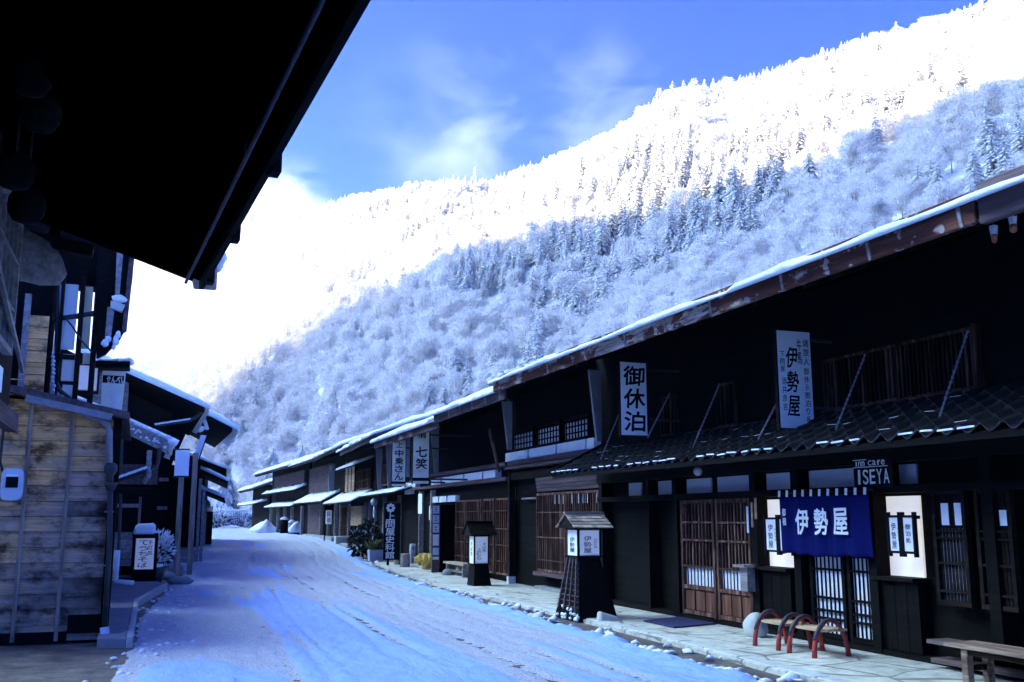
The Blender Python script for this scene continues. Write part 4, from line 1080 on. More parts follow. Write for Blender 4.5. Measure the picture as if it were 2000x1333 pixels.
for px, tw_, ty, by, cols, lab in ((808, 29, 833, 945, [('七笑', .52, .66, .24, .70, .05, 0), ('清', .55, .97, .78, .55, .03, 0), ('木曽銘醸', .5, .20, .15, .0001, 0, 0)], 'tall grey sign board with two heavy black characters, nearer of the hanging pair'),
                                   (767, 24, 860, 950, [('中乗さん', .52, .80, .12, .62, .04, 0), ('上', .52, .98, .83, .45, .03, 0)], 'tall grey sign board with four black characters, farther of the hanging pair')):
    Yb = 27.2 if px == 808 else 29.6
    pa, pb = on_y(px, ty, Yb), on_y(px + tw_, by, Yb); w_, h_ = pb.x - pa.x, pa.z - pb.z
    t = sign_board('hanging_sign', lab, pa, w_, h_, [c for c in cols if c[4] > .01], M['sign_grey'], 'grey sign boards of the third house', .06)
    mb = MB(); mb.box(pa.x, pa.x + w_, pa.y - .006, pa.y + .02, pb.z + .045 * h_, pb.z + .10 * h_); mb.build('base_stripe', M['ink'], t)
    mb = MB(); mb.box(pa.x + .05, 8.8, Yb + .02, Yb + .05, pa.z - .25, pa.z - .20); mb.box(pa.x + .05, 8.8, Yb + .02, Yb + .05, pb.z + .1, pb.z + .15); mb.build('bracket', M['iron'], t)

# ---------------------------------------------- houses farther up on the right
def far_house(label, A, B, z, ze, ov, slope=.34, seed=0, wallmat='black', name='timber_house', snow=.13, v0=-.3, v1=.3, depth=8, wall_h=None):
    fr = Frame(A, B, z); t = thing(name, label, 'house', (A[0], A[1], z))
    mb = MB(fr); mb.box(.12, depth, 0, fr.L, -.5, wall_h or ze + .4); mb.build('wall', M[wallmat], t)
    roof(fr, t, ov, ze, slope, depth * .5, depth + 1, v0, fr.L + v1, .14, M['purple'], snow, True, seed); return fr, t
def zpx(py, x, y): return None
fr, h4 = far_house('dark house with pale wing walls and upstairs lattice, just beyond the tall grey signs', (8.9, 33.7), (9.5, 43.0), .15, 4.15, 1.45, seed=4)
mb = MB(fr); mb.box(-1.49, -1.44, -.28, fr.L + .28, 4.10, 4.30); mb.build('eave_board', M['purple'], h4)
for v in (2.4, 5.0): lattice(fr, h4, v, v + 2.2, 2.75, 3.6, .0, 12, M['dark'], (3.2,), .05, M['slat'], .05)
for v in (1.2, 2.0, 4.8, 7.3): wing_wall(fr, h4, v, 2.6 if v > 2 else 2.9, 4.3, .28, .16)
pent(fr, h4, .7, 2.3, 2.5, .2, fr.L - .3, .05, .06, M['dark'], 1)
for v in (.8, 1.5): panel(fr, h4, 'plaster_panel', M['plaster'], -.02, .1, v, v + .5, 2.3, 2.75)
for v in (3.0, 6.3, 8.8): panel(fr, h4, 'post', M['grey_wood'], -.08, .06, v, v + .13, 0, 2.3)
lattice(fr, h4, 3.3, 6.2, .4, 2.1, .0, 12, M['dark'], (.9, 1.4), .05, M['slat'], .05, None, 'lattice_door')
fr, h5 = far_house('house with pale tan boards upstairs, farther along the right side', (9.5, 43.2), (9.95, 53.0), .30, 4.30, 1.35, seed=5)
mb = MB(fr)
for k in range(7): mb.box(-.03, .1, 5.0, 8.4, 2.60 + k * .21, 2.60 + k * .21 + .2)
mb.build('boarding', M['tan'], h5)
mb = MB(fr)
for v in (5.0, 6.1, 7.2, 8.3): mb.box(-.06, .09, v - .03, v + .03, 2.55, 4.1)
mb.build('batten', M['dark'], h5)
pent(fr, h5, .9, 3.5, 3.85, -.2, 5.4, .06, .09, M['dark'], 2); pent(fr, h5, .95, 1.95, 2.4, .0, fr.L - .4, .06, .09, M['dark'], 3)
panel(fr, h5, 'wooden_panel', M['tan'], -.06, .1, 2.6, 5.8, .95, 1.85)
for v in (.5, 1.6, 6.5, 9.4): panel(fr, h5, 'post', M['grey_wood'], -.10, .04, v, v + .14, 0, 2.0)
lattice(fr, h5, .8, 4.6, 2.6, 3.5, .0, 14, M['dark'], (3.0,), .05, M['slat'], .05)
lattice(fr, h5, 6.8, 9.2, .3, 1.9, .0, 10, M['dark'], (.9,), .05, M['slat'], .05, None, 'lattice_door')
fr, h6 = far_house('house with a plain plum-grey upper wall and deep open porch, third from the far end', (10.0, 53.2), (10.0, 64.0), .45, 4.2, 1.2, seed=6)
panel(fr, h6, 'upper_wall', M['purple'], -.05, .1, 3.4, 10.6, 2.55, 4.15); panel(fr, h6, 'wing_wall', M['grey_plaster'], -.3, .0, 2.2, 2.28, 2.6, 4.1)
mb = MB(fr); mb.bar((-.6, -.2, 3.9), (-.05, 3.2, 3.55), .07, .07); mb.build('brace', M['grey_wood'], h6)
pent(fr, h6, 1.0, 1.95, 2.45, .2, fr.L - .2, .07, .09, M['dark'], 4)
panel(fr, h6, 'lower_wall', M['purple'], -.06, .1, 5.2, 10.6, .0, 1.95)
for v in (.4, 2.5, 5.0): panel(fr, h6, 'post', M['grey_wood'], -.25, -.1, v, v + .14, 0, 2.0)
fr, h7 = far_house('small dark house with three stepped snowy roofs at the far end of the right side', (9.9, 64.2), (9.5, 80.0), .52, 4.2, 1.2, seed=7)
panel(fr, h7, 'upper_wall', M['purple'], -.05, .1, 1.0, 13.5, 3.0, 4.1)
pent(fr, h7, .8, 2.75, 3.05, .0, 14.5, .07, .09, M['dark'], 5); pent(fr, h7, .8, 1.75, 2.0, 1.0, 13.0, .07, .09, M['dark'], 6)
for v in (.2, 4.0, 7.0, 10.0, 13.5): panel(fr, h7, 'post', M['grey_wood'], -.3, -.12, v, v + .2, 0, 1.8)
fr, h8 = far_house('last low dark roof beyond the right-hand row', (9.4, 80.5), (9.3, 92.0), .55, 3.2, 1.1, seed=8)
pent(fr, h8, 1.2, 2.0, 2.3, 0, 11, .07, .1, M['purple'], 7)
# ================================================================== the left-hand side
def clad_wall(name, parent, y, x0, x1, z0, topfn, n, mat, face=-1, bat=(), batmat=None, th=.032, dark_from=None):
    """horizontal boards on a wall that faces down the street, each lapping the one below"""
    mb = MB(); hh = (max(topfn(x0), topfn(x1)) - z0) / n
    for k in range(n):
        a, b_ = z0 + k * hh, z0 + (k + 1) * hh - .006
        ta, tb = min(b_, topfn(x0)), min(b_, topfn(x1))
        if ta <= a + .01 and tb <= a + .01: continue
        cuts = [x0] + [c for c in bat] + [x1]; cuts.sort()
        for c0, c1 in zip(cuts[:-1], cuts[1:]):
            t0, t1 = min(b_, topfn(c0)), min(b_, topfn(c1))
            if max(t0, t1) <= a + .01: continue
            t0, t1 = max(t0, a + .004), max(t1, a + .004)
            mb.add([(c0, y + face * th, a), (c1, y + face * th, a), (c1, y + face * .006, t1), (c0, y + face * .006, t0), (c0, y, a), (c1, y, a), (c1, y, t1), (c0, y, t0)],
                   [(0, 1, 2, 3), (0, 4, 5, 1), (3, 2, 6, 7), (0, 3, 7, 4), (1, 5, 6, 2)])
    w_ = mb.build(name, mat, parent)
    for c in bat:
        mb = MB(); mb.box(c - .025, c + .025, y + face * .05, y + face * .002, z0, topfn(c) - .02); mb.build('batten', batmat or M['batten'], w_)
    return w_
# ---------------------------------------------- nearest house, its eave over our heads
M['gutter'] = plain('old dark gutter', (.035, .03, .06), .6, .3, .8, 14, .1)
l1 = thing('timber_house', 'nearest dark house whose deep black eave spreads over the top left corner', 'house', (-1.9, -4, 0))
FL1 = Frame((-1.15, -4.0), (-1.12, 10.0), 0, False)
ea = Vector((.86, 3.2, 4.0)); eb = Vector((.46, 10.35, 4.0))        # eave edge, slightly skewed to the street
def eave_pt(t, inn_, dz=0.0):
    q = ea + (eb - ea) * t; return (q.x - inn_, q.y, q.z + .33 * inn_ + dz)
t0_ = -1.05
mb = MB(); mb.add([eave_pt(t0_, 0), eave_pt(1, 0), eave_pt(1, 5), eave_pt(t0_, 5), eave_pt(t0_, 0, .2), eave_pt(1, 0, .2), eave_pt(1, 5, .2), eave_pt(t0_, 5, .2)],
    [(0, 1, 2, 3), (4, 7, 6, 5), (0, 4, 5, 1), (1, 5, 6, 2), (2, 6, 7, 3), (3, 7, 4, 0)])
ro = mb.build('roof', M['deep_shade'], l1)
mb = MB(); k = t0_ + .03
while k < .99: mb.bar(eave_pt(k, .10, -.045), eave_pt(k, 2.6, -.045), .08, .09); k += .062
mb.build('rafters', M['deep_shade'], l1)
mb = MB(); mb.bar(eave_pt(t0_, .0, .02), eave_pt(1.0, .0, .02), .05, .20); mb.build('eave_board', M['black'], l1)
for t in (.08, .45, .70, .93):
    mb = MB(); mb.bar(eave_pt(t, -.035, .02), eave_pt(t + .02, -.035, .02), .07, .24); mb.build('board_joint', M['black'], l1)
mb = MB(); n = 12; prof = [(-.05, .0), (-.045, -.035), (0, -.055), (.045, -.035), (.05, 0)]
for i in range(5):
    pass
mb.tube([eave_pt(t0_, .17, -.125), eave_pt(.97, .17, -.125)], .016, 8); mb.build('gutter', M['gutter'], l1, smooth=True)
mb = MB()
for t in np.linspace(-.9, .95, 12): mb.bar(eave_pt(t, .17, -.14), eave_pt(t, .17, .0), .015, .010)
mb.build('gutter_hooks', M['iron'], l1)
mb = MB(); snow_v = [eave_pt(t0_, -.02, .2)]
FR = Frame((ea.x + (eb.x - ea.x) * t0_, ea.y + (eb.y - ea.y) * t0_), (eb.x, eb.y), 4.0, False)
mb = MB(FR); snow_slab(mb, FR, 0, .2, 4.8, .2 + .33 * 4.8, 0, FR.L, .09, 40, 5, 31, over=.0); mb.build('snow_cover', M['snow'], ro, smooth=True)
# weathered end of the eave beam with its cap of snow
mb = MB(); q = Vector(eave_pt(1.0, 0)); mb.bar((q.x + .02, q.y + .02, q.z + .16), (q.x + .06, q.y + .50, q.z + .16), .24, .27); be = mb.build('beam_end', M['grey_wood'], l1, bevel=.015)
mb = MB(); r_ = random.Random(6)
for i in range(7): mb.blob((q.x + .12 + .05 * r_.random(), q.y + .06 + .07 * i, q.z + .28 + .04 * r_.random()), (.09, .08, .08), i, .4, 2)
mb.build('snow_cap', M['snow'], be, smooth=True)
# carved end of the cross beam
mb = MB(); mb.tube([(-2.6, 10.0, 4.02), (-1.5, 10.0, 4.04), (-1.22, 10.0, 4.07), (-1.02, 10.0, 4.00), (-.90, 10.0, 3.90), (-.80, 10.0, 3.84)], [.26, .26, .27, .23, .16, .07], 14, sx=.8); mb.build('carved_beam_end', M['grey_wood'], l1, smooth=True)
mb = MB(); mb.bar((-2.6, 9.96, 4.42), (-.55, 9.96, 4.12), .12, .12); mb.build('verge_beam', M['dark'], l1)
# jettied upper storey on the street side
mb = MB(FL1); mb.box(.04, 3.6, 0, 14.0, 2.55, 5.0); mb.build('upper_wall', M['black'], l1)
mb = MB(FL1); mb.box(-.05, .038, 0, 14.0, 2.40, 2.56); mb.build('jetty_beam', M['purple'], l1)
for v0 in (9.9, 11.6):
    lattice(FL1, l1, v0, v0 + 1.6, 2.98, 4.15, .0, 6, M['black'], (3.35, 3.75), .028, M['grey_wood'], .05)
    for k in range(2): panel(FL1, l1, 'plaster_panel', M['plaster'], .0, .036, v0 + .06 + k * .8, v0 + .74 + k * .8, 2.66, 2.86)
mb = MB(FL1); mb.bar((-.06, 9.6, 4.0), (-.06, 13.9, 2.95), .05, .03, up=(1, 0, 0)); mb.build('brace', M['grey_wood'], l1)
mb = MB(); mb.box(-5.0, -1.95, -4, 9.9, 0, 2.5); mb.build('lower_wall', M['black'], l1)
# dark round lamps hung under the eave
for i, (px, py) in enumerate(((62, 150), (80, 222), (30, 335), (52, 402))):
    p = on_y(px, py, 6.6 + .3 * i); t = thing('round_lantern', ['topmost dark round lantern under the black eave', 'second dark round lantern, reddish at its rim, under the black eave', 'third dark round lantern, nearest the left picture edge', 'lowest dark round lantern, above the carved beam end'][i], 'lantern', p, group='dark lanterns under the near eave')
    mb = MB(); mb.lathe([(.03, .13), (.085, .11), (.12, .05), (.125, 0), (.12, -.05), (.085, -.11), (.03, -.13)], p, 18); mb.build('shade', M['black'] if i != 1 else M['dark'], t, smooth=True)
    mb = MB(); mb.tube([p + Vector((0, 0, .12)), (p.x, p.y, max(p.z + .2, 4.0 + .33 * (.55 - p.x) - .02))], .008, 6); mb.build('cord', M['iron'], t)

# ---------------------------------------------- second house on the left: clad side wall with a lean-to roof
Y2 = 15.0
l2 = thing('clad_house', 'house with a weathered plank side wall and sloping lean-to roof at the left edge', 'house', (-2.0, Y2, 0))
def l2top(x): return 3.22 - (x + 1.45) * .22
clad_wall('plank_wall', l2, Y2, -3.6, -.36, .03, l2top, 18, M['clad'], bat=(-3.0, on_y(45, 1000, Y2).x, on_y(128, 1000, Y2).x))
mb = MB(); mb.prism([(-3.6, Y2 + .005, 0), (-.36, Y2 + .005, 0), (-.36, Y2 + .005, 2.9), (-3.6, Y2 + .005, 3.6)], (0, 4.0, 0)); mb.build('wall', M['black'], l2)
mb = MB(); mb.box(-.40, -.29, Y2 - .06, Y2 + .05, .05, 3.0); mb.build('corner_post', M['black'], l2)
mb = MB(); mb.box(-.80, -.37, Y2 - .05, Y2 - .022, .12, .36); mb.box(-3.6, -.80, Y2 - .045, Y2 - .022, .0, .15); mb.build('skirting', M['black'], l2)
mb = MB(); mb.prism([(-3.8, Y2 - .28, 3.22 + 2.35 * .22), (-.20, Y2 - .28, 3.22 - 1.25 * .22 + .03), (-.20, Y2 - .28, 3.22 - 1.25 * .22 + .13), (-3.8, Y2 - .28, 3.22 + 2.35 * .22 + .1)], (0, 4.3, 0)); lr = mb.build('lean_to_roof', M['purple'], l2)
mb = MB(); mb.bar((-1.5, Y2 - .33, 3.21), (-.42, Y2 - .33, 2.99), .09, .09); mb.build('verge_gutter', M['steel'], l2)
mb = MB(); pp = [on_y(*q, Y2 - .2) for q in ((165, 812), (196, 820), (211, 832), (214, 850), (214, 905))]; mb.tube(pp, .042, 10); pd = mb.build('downpipe', M['steel'], l2, smooth=True)
mb = MB(); q = on_y(216, 918, Y2 - .2); mb.lathe([(.05, .09), (.085, .06), (.085, -.02), (.04, -.08), (.04, -.19)], q, 12); q2 = on_y(216, 950, Y2 - .2); mb.lathe([(.085, .05), (.085, .03), (.045, -.06)], q2, 12); mb.build('rain_hopper', M['iron'], l2, smooth=True)
mb = MB(); mb.tube([q, on_y(214, 1060, Y2 - .2), on_y(204, 1228, Y2 - .2)], .036, 8); mb.build('downpipe', M['iron'], l2, smooth=True)
mb = MB(); a_, b_ = on_y(204, 1226, Y2 - .2), on_y(206, 1268, Y2 - .25); mb.tube([a_, b_], .058, 10); mb.tube([b_, b_ + Vector((.12, -.02, -.0))], .05, 10); mb.build('pipe_shoe', M['pale_metal'], l2, smooth=True)
for zz in (1000, 1105):
    mb = MB(); q = on_y(213 - (zz - 1000) * .05, zz, Y2 - .2); mb.tube([q + Vector((-.06, 0, 0)), q + Vector((.06, 0, 0))], .012, 6); mb.build('pipe_clip', M['steel'], l2)
# electricity meter box
q = on_y(25, 947, Y2 - .03); t = thing('meter_box', 'pale rounded meter box with a dark window on the plank wall', 'meter', (q.x, Y2 - .03, q.z - .2))
mb = MB(); w_, h_ = .135, .215; pts = []
for a in np.linspace(0, 2 * math.pi, 29)[:-1]:
    c, s = math.cos(a), math.sin(a); pts.append((q.x + w_ * math.copysign(abs(c) ** .45, c), Y2 - .15, q.z + h_ * math.copysign(abs(s) ** .45, s)))
mb.prism(pts, (0, .125, 0)); mb.build('case', M['pale_metal'], t, bevel=.012)
mb = MB(); mb.box(q.x - .075, q.x + .075, Y2 - .162, Y2 - .151, q.z - .045, q.z + .10); mb.build('window', M['ink'], t)
mb = MB(); mb.box(q.x - .075, q.x + .075, Y2 - .165, Y2 - .151, q.z + .102, q.z + .135); mb.build('label_plate', M['plaster'], t)
mb = MB(); mb.tube([(q.x - .16, Y2 - .1, q.z + .8), (q.x - .17, Y2 - .1, q.z + .3), (q.x - .12, Y2 - .1, q.z + .15)], .018, 6); mb.build('cable', M['iron'], t)
# its upper storey: framed pale panels, pipes and a wing wall behind the lean-to
Y2b = 16.2
Q = lambda px, py: on_y(px, py, Y2b)
mb = MB(); mb.box(-3.6, Q(98, 700).x, Y2b + .03, Y2b + .35, 3.1, 6.2); mb.build('upper_wall', M['black'], l2)
mb = MB(); mb.box(Q(92, 500).x, Q(205, 500).x, Y2b + .03, Y2b + .5, Q(150, 556).z, 6.4); mb.build('upper_eave', M['black'], l2)
M['tan_plaster'] = plain('ochre plaster', (.62, .48, .30), .9, .1, .1, 6, .1)
for (x0, y0, x1, y1), mt in (((162, 560, 178, 682), 'tan_plaster'), ((105, 555, 112, 790), 'shoji'), ((121, 555, 149, 684), 'shoji'), ((121, 692, 149, 745), 'shoji'), ((121, 752, 149, 795), 'shoji'), ((162, 690, 178, 712), 'tan_plaster')):
    a_, b_ = Q(x0, y0), Q(x1, y1); ym = (y0 + y1) / 2; mb = MB(); mb.box(Q(x0, ym).x, Q(x1, ym).x, Y2b - .02, Y2b + .028, b_.z, a_.z); mb.build('wall_panel', M[mt], l2)
for x0, x1 in ((113, 120), (150, 160), (179, 190), (99, 104)):
    a_, b_ = Q(x0, 540), Q(x1, 790); mb = MB(); mb.box(Q(x0, 660).x, Q(x1, 660).x, Y2b - .06, Y2b + .028, b_.z - .1, a_.z); mb.build('stud', M['dark'], l2)
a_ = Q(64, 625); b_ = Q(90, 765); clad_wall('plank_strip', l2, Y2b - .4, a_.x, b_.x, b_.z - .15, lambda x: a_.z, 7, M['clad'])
mb = MB(); mb.box(a_.x - .08, a_.x + .0, Y2b - .46, Y2b - .36, b_.z - .2, a_.z + .3); mb.build('stud', M['grey_wood'], l2)
mb = MB(); mb.tube([Q(104, 625), Q(190, 612), Q(202, 606), Q(206, 590), Q(210, 520)], .045, 8); mb.build('gutter_pipe', M['iron'], l2, smooth=True)
mb = MB(); mb.tube([Q(113, 540), Q(111, 690), Q(108, 745), Q(116, 762), Q(150, 790)], .035, 8); mb.build('downpipe', M['iron'], l2, smooth=True)
mb = MB(); mb.box(Q(100, 0).x, Q(200, 0).x, Y2b - .1, Y2b - .03, Q(0, 697).z, Q(0, 688).z); mb.build('rail', M['dark'], l2)
mb = MB(); r_ = random.Random(3)
for i in range(9): q = Q(104 + 3 * r_.random(), 700 + i * 8); mb.lathe([(.022, .02), (.028, 0), (.022, -.02)], q + Vector((0, -.12, 0)), 8)
mb.tube([Q(104, 690) + Vector((0, -.12, 0)), Q(107, 772) + Vector((0, -.12, 0))], .008, 6); mb.build('insulator_string', M['pale_metal'], l2, smooth=True)
mb = MB(); mb.tube([Q(126, 620) + Vector((0, -.1, 0)), Q(142, 640) + Vector((0, -.1, 0)), Q(160, 668) + Vector((0, -.1, 0)), Q(180, 690) + Vector((0, -.1, 0))], .014, 6); mb.build('cable', M['iron'], l2)
Yw = 16.0; W2 = lambda px, py: on_y(px, py, Yw)
mb = MB(); mb.prism([W2(188, 470), W2(264, 470), W2(259, 540), W2(246, 640), W2(234, 662), W2(206, 692), W2(188, 700)], (0, .12, 0)); ww = mb.build('wing_wall', M['black'], l2)
mb = MB(); mb.prism([W2(256, 470) + Vector((0, -.03, 0)), W2(266, 470) + Vector((0, -.03, 0)), W2(247, 645) + Vector((0, -.03, 0)), W2(238, 650) + Vector((0, -.03, 0))], (0, .18, 0)); mb.build('edge_board', M['purple'], ww)
mb = MB(); mb.prism([W2(229, 470) + Vector((0, -.02, 0)), W2(243, 470) + Vector((0, -.02, 0)), W2(232, 590) + Vector((0, -.02, 0)), W2(224, 596) + Vector((0, -.02, 0))], (0, .018, 0)); mb.prism([W2(210, 600) + Vector((0, -.02, 0)), W2(224, 602) + Vector((0, -.02, 0)), W2(216, 665) + Vector((0, -.02, 0)), W2(204, 672) + Vector((0, -.02, 0))], (0, .018, 0)); mb.build('pale_board', M['grey_wood'], ww)
mb = MB(); mb.prism([W2(217, 590) + Vector((0, -.10, 0)), W2(244, 598) + Vector((0, -.10, 0)), W2(238, 612) + Vector((0, -.10, 0)), W2(216, 604) + Vector((0, -.10, 0))], (0, .09, 0)); bx = mb.build('insulator_box', M['stone_white'], ww)
mb = MB(); c = W2(233, 586); mb.blob(c + Vector((0, -.06, 0)), (.11, .09, .06), 4, .35, 2); mb.build('snow_cap', M['snow'], bx, smooth=True)
mb = MB()
for px, py, a_, b_ in ((205, 672, .055, .06), (212, 664, .04, .05), (227, 667, .05, .085), (231, 655, .035, .06), (222, 680, .03, .04)): mb.blob(W2(px, py) + Vector((0, -.06, 0)), (a_, .05, b_), px, .45, 2)
mb.build('snow_clump', M['snow'], ww, smooth=True)

# ---------------------------------------------- hooded hanging sign of the cracker shop
Ys = 18.4; S = lambda px, py: on_y(px, py, Ys)
hs_ = thing('hooded_sign', 'weathered grey sign board under its own small snowy hood on the left', 'sign', S(220, 810))
a_, b_ = S(203, 724), S(240, 812); mb = MB(); mb.prism([S(200, 724), S(246, 726), S(235, 826), S(196, 812)], (0, .06, 0)); sb_ = mb.build('board', M['sign_grey'], hs_)
mb = MB(); mb.prism([S(201, 733) + Vector((0, -.006, 0)), S(243, 735) + Vector((0, -.006, 0)), S(241, 750) + Vector((0, -.006, 0)), S(200, 748) + Vector((0, -.006, 0))], (0, .004, 0)); mb.build('title_band', M['ink'], sb_)
bd = Board(S(200, 812) + Vector((0, -.010, 0)), (1, 0, 0), (0, 0, 1)); W_ = S(243, 740).x - S(200, 740).x; zt = S(220, 742).z - S(200, 812).z
mb = MB(); bd.row(mb, 'せんべい', .02, W_ - .02, zt, .12, .03); mb.build('lettering', M['white_paint'], sb_)
M['faded'] = plain('faded sign lettering', (.70, .73, .78), .9, .1, .1, 9, 0)
mb = MB()
for ch, z, h_ in (('会', .80, .20), ('ろ', .58, .13), ('竹', .36, .20)): bd.put(mb, ch, W_ * .46, zt - .62 + (z - .3) * .75, .22, h_, .01)
mb.build('faded_lettering', M['faded'], sb_)
mb = MB(); mb.prism([S(176, 709) + Vector((0, -.25, 0)), S(254, 710) + Vector((0, -.25, 0)), S(254, 722) + Vector((0, -.25, 0)), S(176, 722) + Vector((0, -.25, 0))], (0, .5, 0)); hd = mb.build('hood', M['black'], hs_)
mb = MB(); r_ = random.Random(5); n = 12
for i in range(n + 1):
    q = S(182 + 70 * i / n, 707); mb.blob(q + Vector((0, -.05, 0)), (.085, .22, .035 + .03 * (i / n) ** 2), i, .3, 2)
mb.build('snow_cover', M['snow'], hd, smooth=True)
mb = MB(); mb.box(S(196, 0).x - .03, S(196, 0).x + .03, Ys + .0, Ys + .06, S(0, 830).z, S(0, 715).z); mb.build('post', M['dark'], hs_)
# white lamp box beside it
q0, q1 = S(151, 716), S(189, 764); t = thing('lamp_box', 'square white lamp box left of the hooded sign', 'lamp', (q0.x, Ys - .1, q1.z))
mb = MB(); mb.box(q0.x, q1.x, Ys - .16, Ys - .02, q1.z, q0.z); mb.build('shade', M['lit_sign'], t)
mb = MB(); mb.box(q0.x - .04, q0.x - .001, Ys - .17, Ys - .01, q1.z - .03, q0.z + .03); mb.box(q1.x + .001, q1.x + .03, Ys - .17, Ys - .01, q1.z - .03, q0.z + .03); mb.box(q0.x - .04, q1.x + .03, Ys - .168, Ys - .012, q0.z + .031, q0.z + .06); mb.box(q0.x - .04, q1.x + .03, Ys - .168, Ys - .012, q1.z - .06, q1.z - .031); mb.build('frame', M['dark'], t)

# ---------------------------------------------- third house: pent roof with a deep verge board
Y3 = 20.0; T3 = lambda px, py: on_y(px, py, Y3)
l3 = thing('timber_house', 'dark house behind the plank wall, with snow-edged verge board and gutter', 'house', (-1.0, Y3, 0))
A3, B3 = T3(110, 762), T3(331, 862)
mb = MB(); mb.prism([(A3.x, Y3, A3.z), (B3.x, Y3, B3.z), (B3.x, Y3, B3.z - .25), (A3.x, Y3, A3.z - .17)], (0, .07, 0)); mb.build('verge_board', M['grey_wood'], l3)
mb = MB(); mb.prism([(A3.x - 2, Y3 + .08, A3.z + .5), (B3.x, Y3 + .08, B3.z - .06), (B3.x, Y3 + .08, B3.z + .04), (A3.x - 2, Y3 + .08, A3.z + .6)], (0, 7.0, 0)); r3 = mb.build('roof', M['black'], l3)
mb = MB(); r_ = random.Random(12); n = 60
for i in range(n):
    f = i / (n - 1); q = A3 + (B3 - A3) * f; mb.blob((q.x, Y3 + .10 + .05 * r_.random(), q.z + .03 + .02 * f), (.05 + .03 * f, .14, .035 + .03 * f * r_.random()), i, .4, 1)
for i in range(26): f = .55 + .45 * r_.random(); q = A3 + (B3 - A3) * f; mb.blob((q.x, Y3 - .01, q.z - .05 - .12 * r_.random()), (.025, .012, .02), i + 70, .5, 1)
mb.blob((B3.x + .05, Y3 + .1, B3.z - .02), (.12, .15, .08), 3, .3, 2)
mb.build('snow_edge', M['snow'], r3, smooth=True)
fr3 = Frame((B3.x, Y3 + .1), (B3.x + .1, Y3 + 7), B3.z + .0, False); mb = MB(fr3); snow_slab(mb, fr3, 0, .05, 3, .05 + 3 * .42, 0, 6.8, .10, 24, 5, 8); mb.build('snow_cover', M['snow'], r3, smooth=True)
mb = MB(); mb.box(-4, -.62, Y3 + .2, Y3 + 7, 0, 3.0); mb.build('wall', M['black'], l3)
mb = MB(); mb.prism([(-.62, Y3 + .2, 2.2), (.25, Y3 + .2, 2.2), (.4, Y3 + .2, 2.75), (-.62, Y3 + .2, 3.1)], (0, 6.8, 0)); mb.build('eave_box', M['black'], l3)
mb = MB(); mb.bar((T3(150, 800).x, Y3 - .1, T3(150, 795).z), (T3(240, 0).x, Y3 - .1, T3(0, 830).z), .05, .05); mb.tube([T3(239, 838), T3(236, 905), T3(232, 930)], .035, 8); mb.build('downpipe', M['iron'], l3, smooth=True)
mb = MB(); pts = [T3(229, 938), T3(285, 918), T3(306, 912), T3(310, 895), T3(312, 875)]; mb.tube(pts, .04, 8); gu = mb.build('gutter', M['iron'], l3, smooth=True)
mb = MB()
for i in range(16): q = pts[0] + (pts[1] - pts[0]) * (i / 15); mb.blob(q + Vector((0, 0, .035)), (.05, .05, .035), i, .4, 1)
mb.build('snow_cover', M['snow'], gu, smooth=True)
mb = MB(); mb.tube([T3(292, 880), T3(290, 930), T3(280, 944)], .05, 8); mb.build('downpipe', M['grey_wood'], l3, smooth=True)
mb = MB(); mb.tube([T3(236, 965), T3(232, 1075)], .03, 8); pp = mb.build('downpipe', M['iron'], l3); mb = MB(); mb.tube([T3(229, 1075), T3(225, 1135)], .055, 8); mb.tube([T3(225, 1135), T3(250, 1138), T3(262, 1139)], .04, 8); mb.build('pipe_shoe', M['pale_metal'], l3, smooth=True)

# ---------------------------------------------- fourth house: gable toward us, then a lower roof end
Y4 = 29.0; T4 = lambda px, py: on_y(px, py, Y4)
l4 = thing('gabled_house', 'house with grey plank gable and long snowy roof edge sloping to the street', 'house', (-.5, Y4, .1))
A4, B4 = T4(150, 690), T4(398, 800)
mb = MB(); mb.prism([(A4.x, Y4 - .5, A4.z), (B4.x, Y4 - .5, B4.z), (B4.x, Y4 - .5, B4.z - .10), (A4.x, Y4 - .5, A4.z - .10)], (0, 9.0, 0)); r4 = mb.build('roof', M['black'], l4)
sl4 = (A4.z - B4.z) / (B4.x - A4.x)
fr4 = Frame((B4.x, Y4 - .52), (B4.x + .1, Y4 + 8.4), B4.z, False); mb = MB(fr4); snow_slab(mb, fr4, -.04, -.01, B4.x - A4.x, sl4 * (B4.x - A4.x), 0, 8.8, .20, 30, 16, 9, .25); mb.build('snow_cover', M['snow'], r4, smooth=True)
mb = MB(); mb.box(-5, T4(334, 0).x, Y4 + .4, Y4 + 8, .1, 3.4); mb.prism([(-5, Y4 + .41, 3.4), (T4(370, 0).x, Y4 + .41, 3.4), (T4(388, 0).x, Y4 + .41, B4.z - .12), (-5, Y4 + .41, B4.z - .12 + sl4 * (B4.x + 5))], (0, 7.9, 0)); mb.build('wall', M['black'], l4)
clad_wall('gable_boards', l4, Y4 + .38, T4(236, 0).x, T4(302, 0).x, T4(0, 842).z, lambda x: B4.z - .14 + sl4 * (B4.x - x), 9, M['grey_wood'], bat=(T4(272, 0).x,))
mb = MB(); mb.tube([T4(306, 832), T4(370, 822), T4(384, 815), T4(396, 800)], .05, 8); g4 = mb.build('gutter', M['iron'], l4, smooth=True)
mb = MB()
for i in range(14): q = T4(306, 832) + (T4(370, 822) - T4(306, 832)) * (i / 13); mb.blob(q + Vector((0, 0, .04)), (.07, .06, .035), i, .3, 1)
mb.build('snow_cover', M['snow'], g4, smooth=True)
q0, q1 = T4(343, 880), T4(368, 930); t = thing('white_sign', 'blank white lamp-box sign projecting from the gabled house', 'sign', (q0.x, Y4, q1.z))
mb = MB(); mb.box(q0.x, q1.x, Y4 - .05, Y4 + .07, q1.z, q0.z); mb.build('panel', M['paper'], t, bevel=.008)
